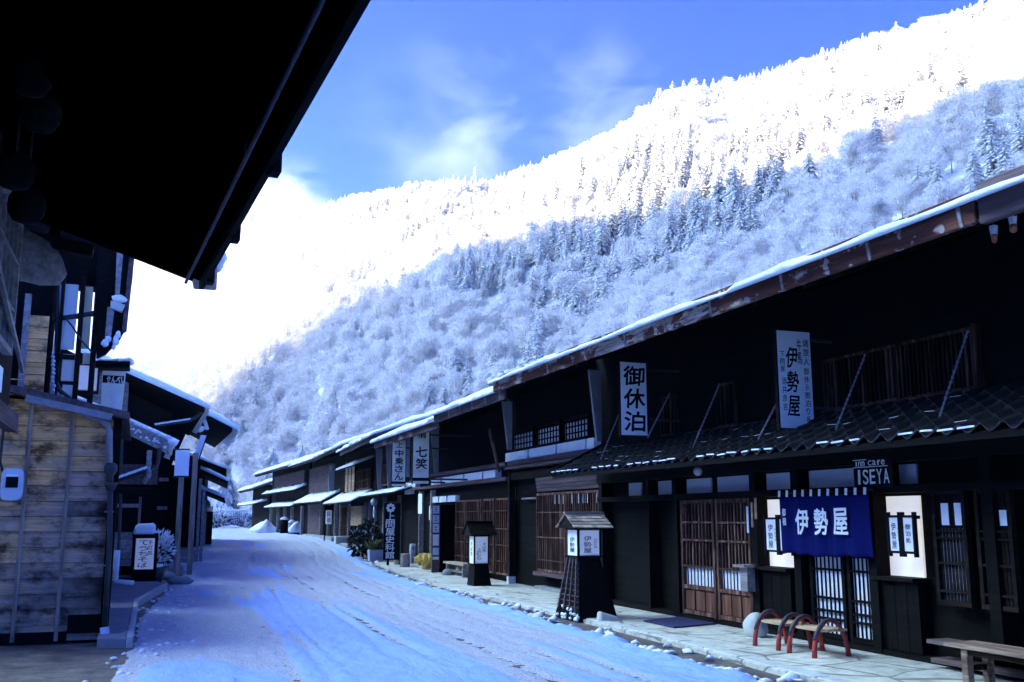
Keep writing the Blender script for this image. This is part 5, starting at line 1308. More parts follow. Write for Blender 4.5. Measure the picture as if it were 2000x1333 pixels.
mb = MB(); mb.box(q0.x - .03, q1.x + .03, Y4 - .06, Y4 + .08, q1.z - .04, q1.z - .001); mb.bar((q0.x - .5, Y4 + .01, q0.z + .03), (q1.x, Y4 + .01, q0.z + .03), .04, .04); mb.build('bracket', M['iron'], t)
# posts and steps of its front
for px in (346, 372): mb = MB(); q = T4(px, 1090); mb.box(q.x - .07, q.x + .07, Y4 + .2, Y4 + .34, .1, 3.4); mb.build('post', M['batten'], l4)
mb = MB(); mb.box(-1, 1.25, Y4 + .4, Y4 + 6, .05, .32); mb.build('step', M['stone_grey'], l4, bevel=.02)

Y5 = 38.0; T5 = lambda px, py: on_y(px, py, Y5)
l5 = thing('timber_house', 'house beyond the gable with a thick snow roof corner over the street', 'house', (1.0, Y5, .2))
A5, B5 = T5(330, 775), T5(452, 838)
sl5 = (A5.z - B5.z) / (B5.x - A5.x)
mb = MB(); mb.prism([(A5.x - 2, Y5 - .4, A5.z + 2 * sl5), (B5.x, Y5 - .4, B5.z), (B5.x, Y5 - .4, B5.z - .14), (A5.x - 2, Y5 - .4, A5.z + 2 * sl5 - .14)], (0, 9, 0)); r5 = mb.build('roof', M['black'], l5)
fr5 = Frame((B5.x, Y5 - .42), (B5.x + .4, Y5 + 8.4), B5.z, False); mb = MB(fr5); snow_slab(mb, fr5, -.06, -.02, 5, sl5 * 5, 0, 8.8, .24, 30, 10, 19, .3); mb.build('snow_cover', M['snow'], r5, smooth=True)
mb = MB(); mb.prism([(-3, Y5, .1), (T5(385, 0).x, Y5, .1), (T5(385, 0).x, Y5, 3.3), (T5(425, 0).x, Y5, B5.z - .16 + sl5 * (B5.x - T5(425, 0).x)), (-3, Y5, B5.z - .2 + sl5 * (B5.x + 3))], (0, 8.5, 0)); mb.build('wall', M['black'], l5)
mb = MB(); mb.tube([T5(386, 815), T5(400, 822), T5(405, 840)], .07, 8); mb.blob(T5(388, 838) , (.22, .2, .12), 3, .4, 2); mb.build('snow_clump', M['snow'], l5, smooth=True)
mb = MB(); mb.prism([T5(392, 852), T5(405, 854), T5(386, 908), T5(375, 910)], (0, .25, 0)); sh = mb.build('slanting_board', M['black'], l5); mb = MB(); mb.prism([T5(392, 850) + Vector((0, -.05, 0)), T5(403, 851) + Vector((0, -.05, 0)), T5(384, 907) + Vector((0, -.05, 0)), T5(375, 909) + Vector((0, -.05, 0))], (0, .045, 0)); mb.build('snow_cover', M['snow'], sh)
pf = Frame((2.2, Y5 + 4), (2.9, Y5 + 13), .2, False)
pent(pf, l5, 1.1, 2.75, 3.25, 0, 8, .10, .12, M['black'], 3); pent(pf, l5, 1.0, 2.1, 2.5, .5, 8.5, .10, .10, M['black'], 4)
for px, z1 in ((384, 3.0), (392, 2.6)): mb = MB(); q = T5(px, 1070); mb.box(q.x - .05, q.x + .05, Y5 - .3, Y5 - .2, .1, z1); mb.build('post', M['grey_wood'], l5)
l6 = thing('timber_house', 'last dark house on the left where the street bends away', 'house', (2.6, 48, .35)); f6 = Frame((2.75, 47.5), (3.5, 57), .35, False)
mb = MB(f6); mb.box(.05, 5, 0, f6.L, 0, 3.6); mb.build('wall', M['black'], l6)
roof(f6, l6, .9, 3.3, .36, 4, 8, -.3, f6.L + .3, .14, M['black'], .14, True, 41)
pent(f6, l6, .9, 2.0, 2.4, .2, f6.L - .2, .08, .1, M['black'], 42)
for v in (.2, 3, 6, 9): panel(f6, l6, 'post', M['grey_wood'], -.12, .04, v, v + .14, 0, 2.1)
# fronts of the middle houses on the left: plank breasts, lattices, notices
for (xx, y0, y1, par) in ((T4(334, 0).x + .02, Y4 + .8, Y4 + 4.6, l4),):
    fq = Frame((xx - .03, y0), (xx - .03, y1), .3, False)
    lattice(fq, par, .1, 1.8, .2, 1.9, -.03, 9, M['paper'], (.7, 1.3), .05, M['batten'], .06, (1.0, 1.8), 'lattice_door'); lattice(fq, par, 1.9, 3.7, .2, 1.9, -.03, 9, M['dark'], (.7, 1.3), .05, M['batten'], .06, None, 'lattice_door')
mb = MB(); mb.box(-.62, .30, Y3 + .12, Y3 + .18, 2.25, 2.62); mb.build('fascia_boards', M['purple'], l3)
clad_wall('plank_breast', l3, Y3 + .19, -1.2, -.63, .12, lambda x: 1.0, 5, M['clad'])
clad_wall('plank_breast', l4, Y4 + .38, -.7, T4(330, 0).x, .35, lambda x: 1.25, 5, M['grey_wood'])
for z in (1.9, 2.55): mb = MB(); mb.box(-.7, T4(334, 0).x, Y4 + .30, Y4 + .39, z, z + .10); mb.build('beam', M['batten'], l4)
for z in (1.9, 2.9): mb = MB(); mb.box(.6, T5(385, 0).x, Y5 - .08, Y5 - .005, z, z + .12); mb.build('beam', M['batten'], l5)
# raised concrete walk by the left houses
mb = MB(); mb.prism([(-.40, 14.3, -.02), (-.05, 14.2, -.02), (.02, 20.5, -.02), (.66, 25.2, -.02), (.55, 26.2, -.02), (-.62, 26.2, -.02)], (0, 0, .14)); mb.build('pavement', M['concrete'], kind='structure', bevel=.015)
mb = MB(); mb.prism([(-.05, 14.19, -.02), (.03, 14.19, -.02), (.10, 20.5, -.02), (.74, 25.2, -.02), (.66, 25.22, -.02), (.02, 20.52, -.02)], (0, 0, .155)); mb.build('kerb', M['stone_white'], kind='structure', bevel=.01)
mb = MB(); mb.prism([(.0, 30.5, 0), (1.2, 30.5, 0), (1.25, 36.5, 0), (.0, 36.5, 0)], (0, 0, .16)); mb.prism([(.0, 37, .05), (1.9, 37, .05), (2.6, 46, .05), (.0, 46, .05)], (0, 0, .22)); mb.build('step', M['concrete'], kind='structure', bevel=.02)
# ================================================================== things standing in the street
def lantern_post(name, label, y, xs, zs_, taper, roofmat, texts, side_text, lean=0.0):
    """roofed lantern on a tapering cabinet; xs: face left/right, zs_: cabinet top, lamp top, ridge"""
    x0, x1 = xs; zc, zl, zr = zs_; dp = taper['depth']
    t = thing(name, label, 'lantern', ((x0 + x1) / 2, y + dp / 2, 0), group='roofed street lanterns')
    b0, b1 = x0 - taper['out'], x1 + taper['outr']
    mb = MB(); vs = [(b0, y, .0), (b1, y, .0), (b1, y + taper['db'], .0), (b0, y + taper['db'], .0), (x0 + .02, y + .06, zc), (x1 - .02, y + .06, zc), (x1 - .02, y + .06 + dp, zc), (x0 + .02, y + .06 + dp, zc)]
    mb.add(vs, [(0, 3, 2, 1), (4, 5, 6, 7), (0, 1, 5, 4), (1, 2, 6, 5), (2, 3, 7, 6), (3, 0, 4, 7)]); cab = mb.build('cabinet', M['black'], t, bevel=.01)
    if taper.get('ribs'):
        mb = MB()
        for f in (.12, .38, .64, .90):
            p0 = Vector(vs[0]).lerp(Vector(vs[3]), f); p1 = Vector(vs[4]).lerp(Vector(vs[7]), f); pa = p0.lerp(p1, .16)
            mb.bar(pa + Vector((-.012, 0, 0)), p1 + Vector((-.012, 0, 0)), .03, .03)
        for z in np.linspace(.22, .92, 9):
            f = z; p0 = Vector(vs[0]).lerp(Vector(vs[4]), f); p1 = Vector(vs[3]).lerp(Vector(vs[7]), f); mb.bar(p0 + Vector((-.004, 0, 0)), p1 + Vector((-.004, 0, 0)), .012, .014)
        mb.build('ribs', M['purple'], cab)
        mb = MB(); r_ = random.Random(7)
        for i in range(20): f = r_.random(); z = .02 + .2 * r_.random() ** 1.5; p0 = Vector(vs[0]).lerp(Vector(vs[3]), f); mb.blob((p0.x - .0 + z * .02, p0.y, z), (.03, .05, .03), i, .5, 1)
        mb.build('snow_patches', M['snow'], cab, smooth=True)
    # lamp box: posts, four paper panes
    mb = MB(); pw = .035; ya, yb = y + .05, y + .05 + dp
    for xx in (x0, x1 - pw):
        for yy in (ya, yb - pw): mb.box(xx, xx + pw, yy, yy + pw, zc + .001, zl + .05)
    mb.box(x0 - .02, x1 + .02, ya - .02, yb + .02, zc + .001, zc + .03); mb.box(x0 - .01, x1 + .01, ya - .012, yb + .01, zl + .02, zl + .052)
    fr_ = mb.build('lamp_frame', M['black'], t)
    mb = MB(); mb.box(x0 + pw + .004, x1 - pw - .004, ya + .006, ya + .018, zc + .032, zl + .018); f1 = mb.build('pane', M['lit_sign'], fr_)
    mb = MB(); mb.box(x0 + .006, x0 + .018, ya + pw + .004, yb - pw - .004, zc + .032, zl + .018); f2 = mb.build('pane', M['lit_sign'], fr_)
    W_, H_ = x1 - x0 - 2 * pw, zl - zc - .05
    bd = Board((x0 + pw, ya + .003, zc + .032), (1, 0, 0), (0, 0, 1)); mb = MB()
    for (txt, cx, top, bot, cw, bo) in texts: bd.column(mb, txt, cx * W_, top * H_, bot * H_, cw * W_, bo)
    mb.build('lettering', M['ink'], fr_)
    bd = Board((x0 + .003, yb - pw, zc + .032), (0, -1, 0), (0, 0, 1)); mb = MB(); D_ = dp - 2 * pw
    for (txt, cx, top, bot, cw, bo) in side_text: bd.column(mb, txt, cx * D_, top * H_, bot * H_, cw * D_, bo)
    mb.build('lettering', M['ink'], fr_)
    mb = MB()
    mb.bar((x0 + pw, ya - .004, zc + .03 + .0), (x1 - pw, ya - .004, zc + .04), .016, .016); mb.bar((x0 + pw, ya - .004, zl + .02), (x1 - pw, ya - .004, zl + .02), .016, .016)
    mb.build('pane_frame', M['grey_wood'], fr_)
    # gabled roof of shingles, ridge across the street
    ym = (ya + yb) / 2; ov = .14; z0 = zl + .045
    mb = MB(); mb.prism([(x0 - .10, ya - ov, z0), (x0 - .10, ym, zr), (x0 - .10, yb + ov, z0)], (x1 - x0 + .22, 0, 0)); rf = mb.build('roof', M['dark'], t)
    mb = MB(); nC = 5; r_ = random.Random(int(y * 10))
    for sgn in (-1, 1):
        for c in range(nC):
            f0, f1_ = c / nC, (c + 1) / nC + .06; x = x0 - .13
            while x < x1 + .13:
                w_ = r_.uniform(.06, .12); xe = min(x + w_, x1 + .15); e0 = ya - ov - .02 if sgn < 0 else yb + ov + .02
                p0 = (e0 + (ym - e0) * f0, z0 + (zr - z0) * f0 + .022 + .004 * r_.random()); p1 = (e0 + (ym - e0) * min(f1_, 1), z0 + (zr - z0) * min(f1_, 1) + .010)
                mb.prism([(x, p0[0], p0[1]), (x, p1[0], p1[1]), (x, p1[0], p1[1] - .012), (x, p0[0], p0[1] - .016)], (xe - x - .004, 0, 0)); x = xe
    mb.bar((x0 - .14, ym, zr + .02), (x1 + .15, ym, zr + .02), .09, .03); mb.build('shingles', roofmat, rf)
    return t
lantern_post('street_lantern', 'roofed wooden lantern on a broad ribbed black cabinet in front of the inn', 15.0, (6.68, 7.10), (1.0, 1.42, 1.70), dict(out=.02, outr=.26, db=1.0, depth=.46, ribs=True), M['shingle'],
    [('伊勢屋', .40, .86, .10, .40, .012), ('奈良井宿', .80, .74, .32, .15, 0)], [('伊勢屋', .5, .80, .12, .5, .012)])
p0, p1 = on_y(925, 1148, 22.9), on_y(960, 1148, 22.9)
z_ = lambda py: on_y(945, py, 22.9).z
lantern_post('street_lantern', 'slim black roofed lantern before the red-brown lattice doors', 22.9, (on_y(927, 1080, 22.9).x, on_y(957, 1080, 22.9).x), (z_(1104), z_(1050), z_(1021)), dict(out=.02, outr=.05, db=.55, depth=.40), M['black'],
    [('そば処', .72, .82, .45, .30, .01), ('上むら', .30, .62, .14, .34, .01)], [('そば処', .5, .85, .3, .45, .01)])
# pale wedge-shaped stone by the lantern, rounded stone by the bench, door mat
p = on_z(1186, 1214, .04); st = MB(); st.add([p + Vector(q) for q in ((-.17, -.10, 0), (.22, -.12, -.02), (.24, .10, -.02), (-.15, .12, 0), (-.15, -.07, .16), (.16, -.08, .07), (.17, .07, .07), (-.13, .08, .16))], [(0, 3, 2, 1), (4, 5, 6, 7), (0, 1, 5, 4), (1, 2, 6, 5), (2, 3, 7, 6), (3, 0, 4, 7)])
o = st.build('wedge_stone', M['stone_white'], bevel=.025); tag(o, 'small pale wedge stone lying at the foot of the broad lantern', 'stone')
p = on_z(1471, 1246, .05) + Vector((.12, .12, 0)); mb = MB(); mb.blob((p.x, p.y, .17), (.165, .18, .19), 5, .38, 3, -.15, freq=1.0); o = mb.build('round_stone', M['stone_white'], smooth=True); tag(o, 'knee-high rounded pale stone beside the red-legged bench', 'stone')
mb = MB(); mb.prism([(7.42, 13.30, .056), (8.28, 13.55, .056), (8.26, 14.62, .056), (7.44, 14.30, .056)], (0, 0, .018)); o = mb.build('door_mat', M['mat'], bevel=.005); tag(o, 'dark violet mat on the flagstones before the lattice doors', 'mat')
# pair of short benches with bowed red legs
def bow_bench(y0, y1, label):
    t = thing('bow_bench', label, 'bench', (7.68, (y0 + y1) / 2, .05), group='benches with bowed red legs')
    mb = MB(); r_ = random.Random(int(y0 * 7))
    for k in range(5): mb.bar((7.53 + .075 * k, y0 - .04, .345 + .004 * r_.random()), (7.53 + .075 * k, y1 + .04, .345 + .004 * r_.random()), .066, .03)
    mb.build('seat', M['tan'], t, bevel=.006)
    for y in (y0, y1):
        pts = []
        for a in np.linspace(0, 1, 15):
            ang = math.pi * (1 - a); x = 7.68 + .27 * math.cos(ang) * (1 - .12 * math.sin(ang)) - .06 * math.cos(ang * .5); z = .045 + (.41 + .02 * math.cos(ang)) * math.sin(ang) ** .85
            pts.append(Vector((x, y, z)))
        mb = MB(); w_ = [.036, .034, .031, .029, .027, .025, .023, .022, .023, .025, .027, .029, .031, .034, .036]
        mb.tube(pts, w_, 10, sx=.8); lg = mb.build('leg', M['red'], t, smooth=True)
        mb = MB(); up = [q + (q - Vector((7.68, y, .15))).normalized() * .014 for q in pts[2:11]]; mb.tube(up, [.022, .026, .026, .026, .026, .026, .026, .024, .020], 8, sx=.95); mb.build('band', M['arch_top'], lg, smooth=True)
bow_bench(10.72, 11.22, 'short bench with bowed red legs, nearer the rounded pale stone')
bow_bench(10.02, 10.50, 'short bench with bowed red legs, in front of the entrance doors')
# plank bench at the right edge
M['bench'] = wood('worn bench plank', (.07, .04, .028), (.20, .13, .09), (.45, .33, .24), vary=.25)
t = thing('plank_bench', 'plain weathered plank bench at the lower right corner', 'bench', (7.85, 7.4, .05))
mb = MB()
for k in range(3): mb.box(7.62 + .135 * k, 7.62 + .135 * k + .130, 5.6, 8.22, .38, .42)
mb.build('seat', M['bench'], t, bevel=.006)
for y in (8.0, 5.95):
    for x in (7.70, 7.96): mb = MB(); mb.box(x - .04, x + .04, y - .04, y + .04, .05, .38); mb.build('leg', M['bench'], t, bevel=.006)
    mb = MB(); mb.box(7.74, 7.92, y - .02, y + .02, .17, .22); mb.build('stretcher', M['dark'], t)
mb = MB(); mb.box(7.67, 7.71, 5.9, 8.1, .32, .378); mb.build('apron', M['dark'], t)

# ---------------------------------------------- in front of the third house
z0 = .03
p = on_z(851, 1120, z0); a_, b_ = on_y(845, 985, p.y), on_y(858, 1120, p.y)
t = thing('notice_stand', 'tall brown stand covered with blue and white notices, edge on', 'sign', (p.x, p.y, 0))
mb = MB(); mb.box(a_.x, b_.x, p.y, p.y + .05, 0, a_.z); mb.build('panel', M['purple'], t)
mb = MB(); mb.prism([(b_.x + .005, p.y, 0), (b_.x + .55, p.y + .25, 0), (b_.x + .55, p.y + .31, 0), (b_.x + .005, p.y + .06, 0)], (0, 0, a_.z - .02)); mb.build('side_panel', M['black'], t)
for k, (za, zb, mt) in enumerate(((1.75, 1.97, 'blue_board'), (1.48, 1.70, 'blue_board'), (1.20, 1.45, 'blue_board'), (.82, 1.14, 'paper'), (.55, .76, 'blue_board'), (.42, .50, 'paper'))):
    mb = MB(); mb.box(a_.x + .02, b_.x - .03, p.y - .012, p.y - .002, za, zb); nn = mb.build('notice', M[mt], t)
    if k < 3:
        bd = Board((a_.x + .02, p.y - .015, za), (1, 0, 0), (0, 0, 1)); mb = MB(); bd.column(mb, ('営業中', '定食', '珈琲')[k], .08, .20, .02, .09, .01); mb.build('lettering', M['ink'], nn)
p = on_z(832, 1108, z0) ; p = Vector((8.45, 30.6, 0)); mb = MB(); r_ = random.Random(4)
for i in range(420):
    a = r_.uniform(0, 6.28); l = r_.uniform(.3, .62); o_ = r_.uniform(.0, .12); k = r_.uniform(.15, .42)
    mb.tube([p + Vector((o_ * math.cos(a), o_ * math.sin(a), .05)), p + Vector((k * .5 * math.cos(a), k * .5 * math.sin(a), .05 + l * .8)), p + Vector((k * math.cos(a), k * math.sin(a), .05 + l * (.95 - k)))], [.012, .011, .007], 3, caps=False)
o = mb.build('straw_bundle', M['straw']); tag(o, 'bushy bundle of yellow straw at the foot of the notice stand', 'straw')
for px, py, lab, k in ((777, 1106, 'shorter cut log standing beside the black vertical sign', .85), (791, 1110, 'taller cut log standing between the black sign and white post', 1.0)):
    p = on_z(px, py, z0); t = thing('log_stump', lab, 'log', p, group='cut logs on the pavement'); r_ = .155 * k
    mb = MB(); mb.lathe([(r_ * 1.05, 0), (r_, .08), (r_ * .97, .42 * k), (r_ * .93, .44 * k)], p, 16); mb.build('bark', M['grey_wood'], t, smooth=True)
    mb = MB(); mb.lathe([(r_ * .9, .44 * k), (r_ * .88, .455 * k), (.01, .456 * k)], p, 16); mb.build('cut_face', M['shingle'], t)
p = on_z(804, 1105, z0); t = thing('marker_post', 'short white post leaning a little beside the cut logs', 'post', p); mb = MB(); mb.bar(p, p + Vector((.03, 0, .72)), .19, .15, up=(0, 1, 0)); mb.build('shaft', M['pale_metal'], t, bevel=.03)
mb = MB(); bd = Board(p + Vector((-.09, -.082, 0)), (1, 0, 0), (.04, 0, 1)); bd.column(mb, '中山道', .10, .66, .10, .10, .01); mb.build('lettering', M['ink'], t)
# black vertical signboard with round crest
Yv = 33.0; q0, q1 = on_y(751, 983, Yv), on_y(772, 1094, Yv); t = thing('vertical_sign', 'black upright signboard with white crest and a column of white characters', 'sign', (q0.x, Yv, .1))
mb = MB(); mb.box(q0.x, q1.x + .15, Yv, Yv + .06, q1.z, q0.z); mb.box(q0.x + .12, q0.x + .20, Yv + .01, Yv + .05, .02, q1.z); mb.build('board', M['ink'], t)
W_, H_ = q1.x - q0.x, q0.z - q1.z; bd = Board((q0.x, Yv - .006, q1.z), (1, 0, 0), (0, 0, 1)); mb = MB()
bd.column(mb, '上問屋史料館', W_ * .52, H_ * .83, H_ * .02, W_ * .74, .03, .92); mb.build('lettering', M['white_paint'], t)
mb = MB(); cx, cz = q0.x + W_ * .52, q1.z + H_ * .915
for k in range(8):
    a = k * math.pi / 4; c = Vector((cx + .11 * math.cos(a), Yv - .005, cz + .11 * math.sin(a))); mb.add([c + Vector((.045 * math.cos(b), 0, .045 * math.sin(b))) for b in np.linspace(0, 6.283, 11)[:-1]], [tuple(range(10))])
n = 20; mb.add([Vector((cx + r * math.cos(a), Yv - .0065, cz + r * math.sin(a))) for r in (.048, .075) for a in np.linspace(0, 6.283, n + 1)[:-1]], [(i, (i + 1) % n, n + (i + 1) % n, n + i) for i in range(n)])
mb.build('crest', M['white_paint'], t)
# little bench and stone
p = on_z(897, 1124, z0); t = thing('small_bench', 'small low bench by the wall behind the slim black lantern', 'bench', (8.45, 27.0, .05)); mb = MB(); mb.box(8.2, 8.55, 26.0, 27.9, .36, .41); mb.build('seat', M['shingle'], t)
for y in (26.2, 27.7):
    mb = MB(); mb.box(8.24, 8.5, y - .04, y + .04, .045, .36); mb.build('leg', M['grey_wood'], t)
mb = MB(); mb.box(8.3, 8.36, 26.2, 27.7, .15, .2); mb.build('stretcher', M['grey_wood'], t)
p = on_z(875, 1125, z0); mb = MB(); mb.blob((p.x, p.y, .1), (.17, .15, .12), 8, .2, 2); o = mb.build('round_stone', M['stone_grey'], smooth=True); tag(o, 'small grey snow-capped stone left of the low bench', 'stone')

# ---------------------------------------------- farther things on the right
def shrub(name, label, cat, c, r, h, n, mats, snow=.5, seed=1, group=None, leaf=.10):
    t = thing(name, label, cat, c, group=group); rn = random.Random(seed); c = Vector(c)
    mb = MB(); mb.tube([c, c + Vector((.02, .02, h * .6))], [.04, .02], 6)
    for k in range(6): a = k * 1.05; mb.tube([c + Vector((0, 0, h * .15)), c + Vector((r * .6 * math.cos(a), r * .6 * math.sin(a), h * rn.uniform(.5, .9)))], [.02, .008], 5)
    mb.build('stem', M['bark'], t)
    mb = MB(); vs, fs, ms = [], [], []
    for i in range(n):
        while True:
            q = Vector((rn.uniform(-1, 1), rn.uniform(-1, 1), rn.uniform(-1, 1)))
            if .3 < q.length < 1: break
        p = c + Vector((q.x * r, q.y * r, h * (.55 + .45 * q.z))); d = (q + Vector((rn.uniform(-.6, .6), rn.uniform(-.6, .6), rn.uniform(-.2, .6)))).normalized()
        s = d.cross(Vector((rn.uniform(-1, 1), rn.uniform(-1, 1), rn.uniform(-1, 1)))).normalized() * leaf * .35; L = d * leaf * rn.uniform(.8, 1.8)
        mb.add([p, p + L * .5 + s, p + L, p + L * .5 - s], [(0, 1, 2, 3)], 1 if rn.random() < snow * (.5 + .5 * (q.z + 1) / 2 * 1.6) else 0)
    mb.build('foliage', mats, t); return t
GM = [M['leaf_dark'], M['snow']]
M['leaf_olive'] = plain('olive leaf', (.10, .11, .05), .7, .2, .4, 9, 0)
for (px, py, r, h, sn, lab) in ((700, 1074, .75, 1.9, .10, 'dark evergreen shrub left of the planters, topmost twigs bare'), (722, 1080, .8, 2.3, .12, 'taller dark evergreen shrub standing behind the white planters'), (742, 1082, .5, 1.3, .12, 'low dark evergreen shrub next to the black signboard')):
    p = on_z(px, py, .12); p = p * (38.5 / p.y); shrub('evergreen_shrub', lab, 'shrub', (p.x, p.y, .1), r * .46, h * .6, 300, GM, sn, px, 'evergreen shrubs before the fourth house', .16)
for px, lab, sn in ((729, 'left one of the pale square planters under the shrubs', .2), (741, 'right one of the pale square planters, closer to the black signboard', .1)):
    p = on_z(px, 1088, .1); p = p * (36.5 / p.y); t = thing('planter', lab, 'planter', (p.x, p.y, .05), group='square planters under the shrubs')
    mb = MB(); k = .19; mb.add([(p.x + sx * w, p.y + sy * w, z) for z, w in ((.05, k * .85), (.48, k)) for sx, sy in ((-1, -1), (1, -1), (1, 1), (-1, 1))], [(0, 3, 2, 1), (0, 1, 5, 4), (1, 2, 6, 5), (2, 3, 7, 6), (3, 0, 4, 7), (4, 5, 6, 7)]); mb.build('pot', M['pale_metal'], t, bevel=.02)
    mb = MB(); rn = random.Random(px)
    for i in range(130): a = rn.uniform(0, 6.28); q = Vector((p.x + rn.uniform(-.15, .15), p.y + rn.uniform(-.15, .15), .46)); e = q + Vector((.22 * math.cos(a), .22 * math.sin(a), rn.uniform(.08, .4))); s = Vector((-math.sin(a), math.cos(a), 0)) * .03; mb.add([q - s, q + s, e + s * .3, e - s * .3], [(0, 1, 2, 3)], 1 if rn.random() < .2 else 0)
    mb.build('plant', [M['leaf_olive'], M['straw']], t)
p = Vector((8.6, 39.6, .15)); t = thing('globe_street_lamp', 'white globe lamp on a slender pale pole among the shrubs', 'lamp', p)
zg = on_y(731, 981, 39.6); mb = MB(); mb.tube([(zg.x, 39.6, .1), (zg.x, 39.6, zg.z - .12)], [.05, .035], 8); mb.build('pole', M['pale_metal'], t, smooth=True)
mb = MB(); mb.blob(zg, (.15, .15, .15), 1, 0, 3); mb.build('globe', M['lamp_glass'], t, smooth=True)
# lamp sign, box, steps farther along
Yv = 52.5; q0, q1 = on_y(633, 996, Yv), on_y(650, 1024, Yv); t = thing('lamp_sign', 'small dark hooded lamp sign with white face far along the right side', 'sign', (q0.x, Yv, .4))
mb = MB(); mb.box(q0.x, q1.x, Yv, Yv + .3, q0.z - .02, q0.z + .22); mb.box(q0.x + .05, q0.x + .11, Yv + .1, Yv + .16, .3, q0.z); mb.build('hood', M['black'], t)
mb = MB(); mb.box(q0.x + .12, q1.x - .08, Yv - .02, Yv + .2, q1.z, q0.z - .03); mb.build('pane', M['lit_sign'], t)
bd = Board((q0.x + .12, Yv - .024, q1.z), (1, 0, 0), (0, 0, 1)); mb = MB(); bd.column(mb, '民宿', .13, .66, .06, .2, .02); mb.build('lettering', M['ink'], t)
for (x0, x1, y0, y1, z1, mt, nm, lab) in ((9.0, 9.7, 49.0, 49.6, .85, 'stone_white', 'stone_block', 'pale square stone block on the pavement far along the right'),):
    mb = MB(); mb.prism([(x0, y0, .3), (x1, y0 + .05, .3), (x1 - .03, y1, .3), (x0 + .02, y1, .3)], (0, 0, z1 - .42)); o = mb.build(nm, M[mt], bevel=.03); tag(o, lab, 'stone')
mb = MB(); mb.prism([(8.9, 43.6, .0), (9.6, 43.6, .0), (10.0, 52, .0), (9.35, 52, .0)], (0, 0, .42)); mb.prism([(9.4, 52.4, .1), (10, 52.4, .1), (10, 63, .1), (9.5, 63, .1)], (0, 0, .52)); mb.build('step', M['stone_grey'], kind='structure', bevel=.03)
for (px, py, Y, w, h, lab) in ((555, 1016, 70, .55, 1.0, 'dark bin with a snowy lid at the left of the far porch'), (570, 1016, 68, .45, .8, 'pale snow-topped barrel beside the dark bin')):
    q = on_y(px, py, Y); t = thing('bin' if 'bin' in lab and 'barrel' not in lab else 'barrel', lab, 'bin' if 'lid' in lab else 'barrel', (q.x, Y, .55))
    mb = MB(); mb.lathe([(w * .45, 0), (w * .5, h * .5), (w * .46, h * .92)], (q.x, Y, .55), 14); mb.build('body', M['black'] if 'lid' in lab else M['concrete'], t, smooth=True)
    mb = MB(); mb.blob((q.x, Y, .55 + h * .95), (w * .55, w * .55, .14), 2, .2, 2); mb.build('snow_cap', M['snow'], t, smooth=True)
def snow_pile(px, py, w, h, Y, lab):
    q = on_y(px, py, Y); mb = MB(); mb.blob((q.x, Y, q.z - .1), (w, w * .7, h), int(px), .6, 3, -.1, freq=1.5)
    for v in range(len(mb.v)): mb.v[v] = Vector((q.x + (mb.v[v].x - q.x) * (1.15 - .75 * max(0, (mb.v[v].z - q.z) / h)), mb.v[v].y, mb.v[v].z))
    o = mb.build('snow_pile', M['snow'], smooth=True); tag(o, lab, 'snow pile', 'heaps of shovelled snow')
snow_pile(521, 1040, .95, .85, 75, 'large conical snow heap at the end of the right-hand row')
snow_pile(578, 1034, .4, .6, 66, 'steep snow heap against the porch farther down the right row')
snow_pile(450, 1031, .9, .35, 99, 'low snow heap in the far middle of the street end')
# frame fence at the end of the street
Yf = 104.0; F_ = lambda px, py: on_y(px, py, Yf); t = thing('railing', 'pale framed railing across the end of the street', 'fence', F_(460, 1030))
mb = MB(); a_, b_ = F_(441, 998), F_(482, 1028)
mb.box(a_.x, a_.x + .14, Yf, Yf + .14, b_.z - .3, a_.z); mb.box(b_.x - .14, b_.x, Yf, Yf + .14, b_.z - .3, a_.z); mb.box(a_.x + .14, b_.x - .14, Yf + .005, Yf + .135, a_.z - .14, a_.z - .005); mb.box(a_.x + .14, b_.x - .14, Yf + .005, Yf + .135, b_.z - .2, b_.z - .05); mb.build('frame', M['pale_metal'], t)
mb = MB(); n = 9
for i in range(1, n): x = a_.x + .14 + (b_.x - a_.x - .28) * i / n; mb.box(x - .02, x + .02, Yf + .04, Yf + .09, b_.z - .05, a_.z - .14)
for z in (.3, .6): zz = b_.z + (a_.z - b_.z) * z; mb.box(a_.x + .14, b_.x - .14, Yf + .045, Yf + .085, zz - .03, zz + .03)
mb.build('bars', M['steel'], t)
mb = MB(); mb.box(a_.x - .1, b_.x + .1, Yf - .1, Yf + .24, a_.z, a_.z + .12); mb.build('snow_cover', M['snow'], t, bevel=.05)
for i, (px, Y, r, h) in enumerate(((405, 97, 1.3, 2.4), (424, 100, 1.2, 2.0), (436, 110, 1.6, 2.6), (452, 112, 1.3, 2.3), (470, 114, 1.6, 2.2), (415, 118, 2.2, 3.6))):
    q = on_y(px, 1025, Y); shrub('snowy_shrub', ['rounded snowy shrub nearest the dark house corner on the left', 'snowy shrub left of the railing at the street end', 'snowy shrub just behind the left post of the railing', 'low snowy shrub behind the middle of the railing', 'snowy shrub behind the right post of the railing', 'tallest snowy shrub rising behind the others at the street end'][i], 'shrub', (q.x, Y, .5), r * .8, h * .8, 900, GM, .75, 50 + i, 'snowy shrubs at the street end', .24)
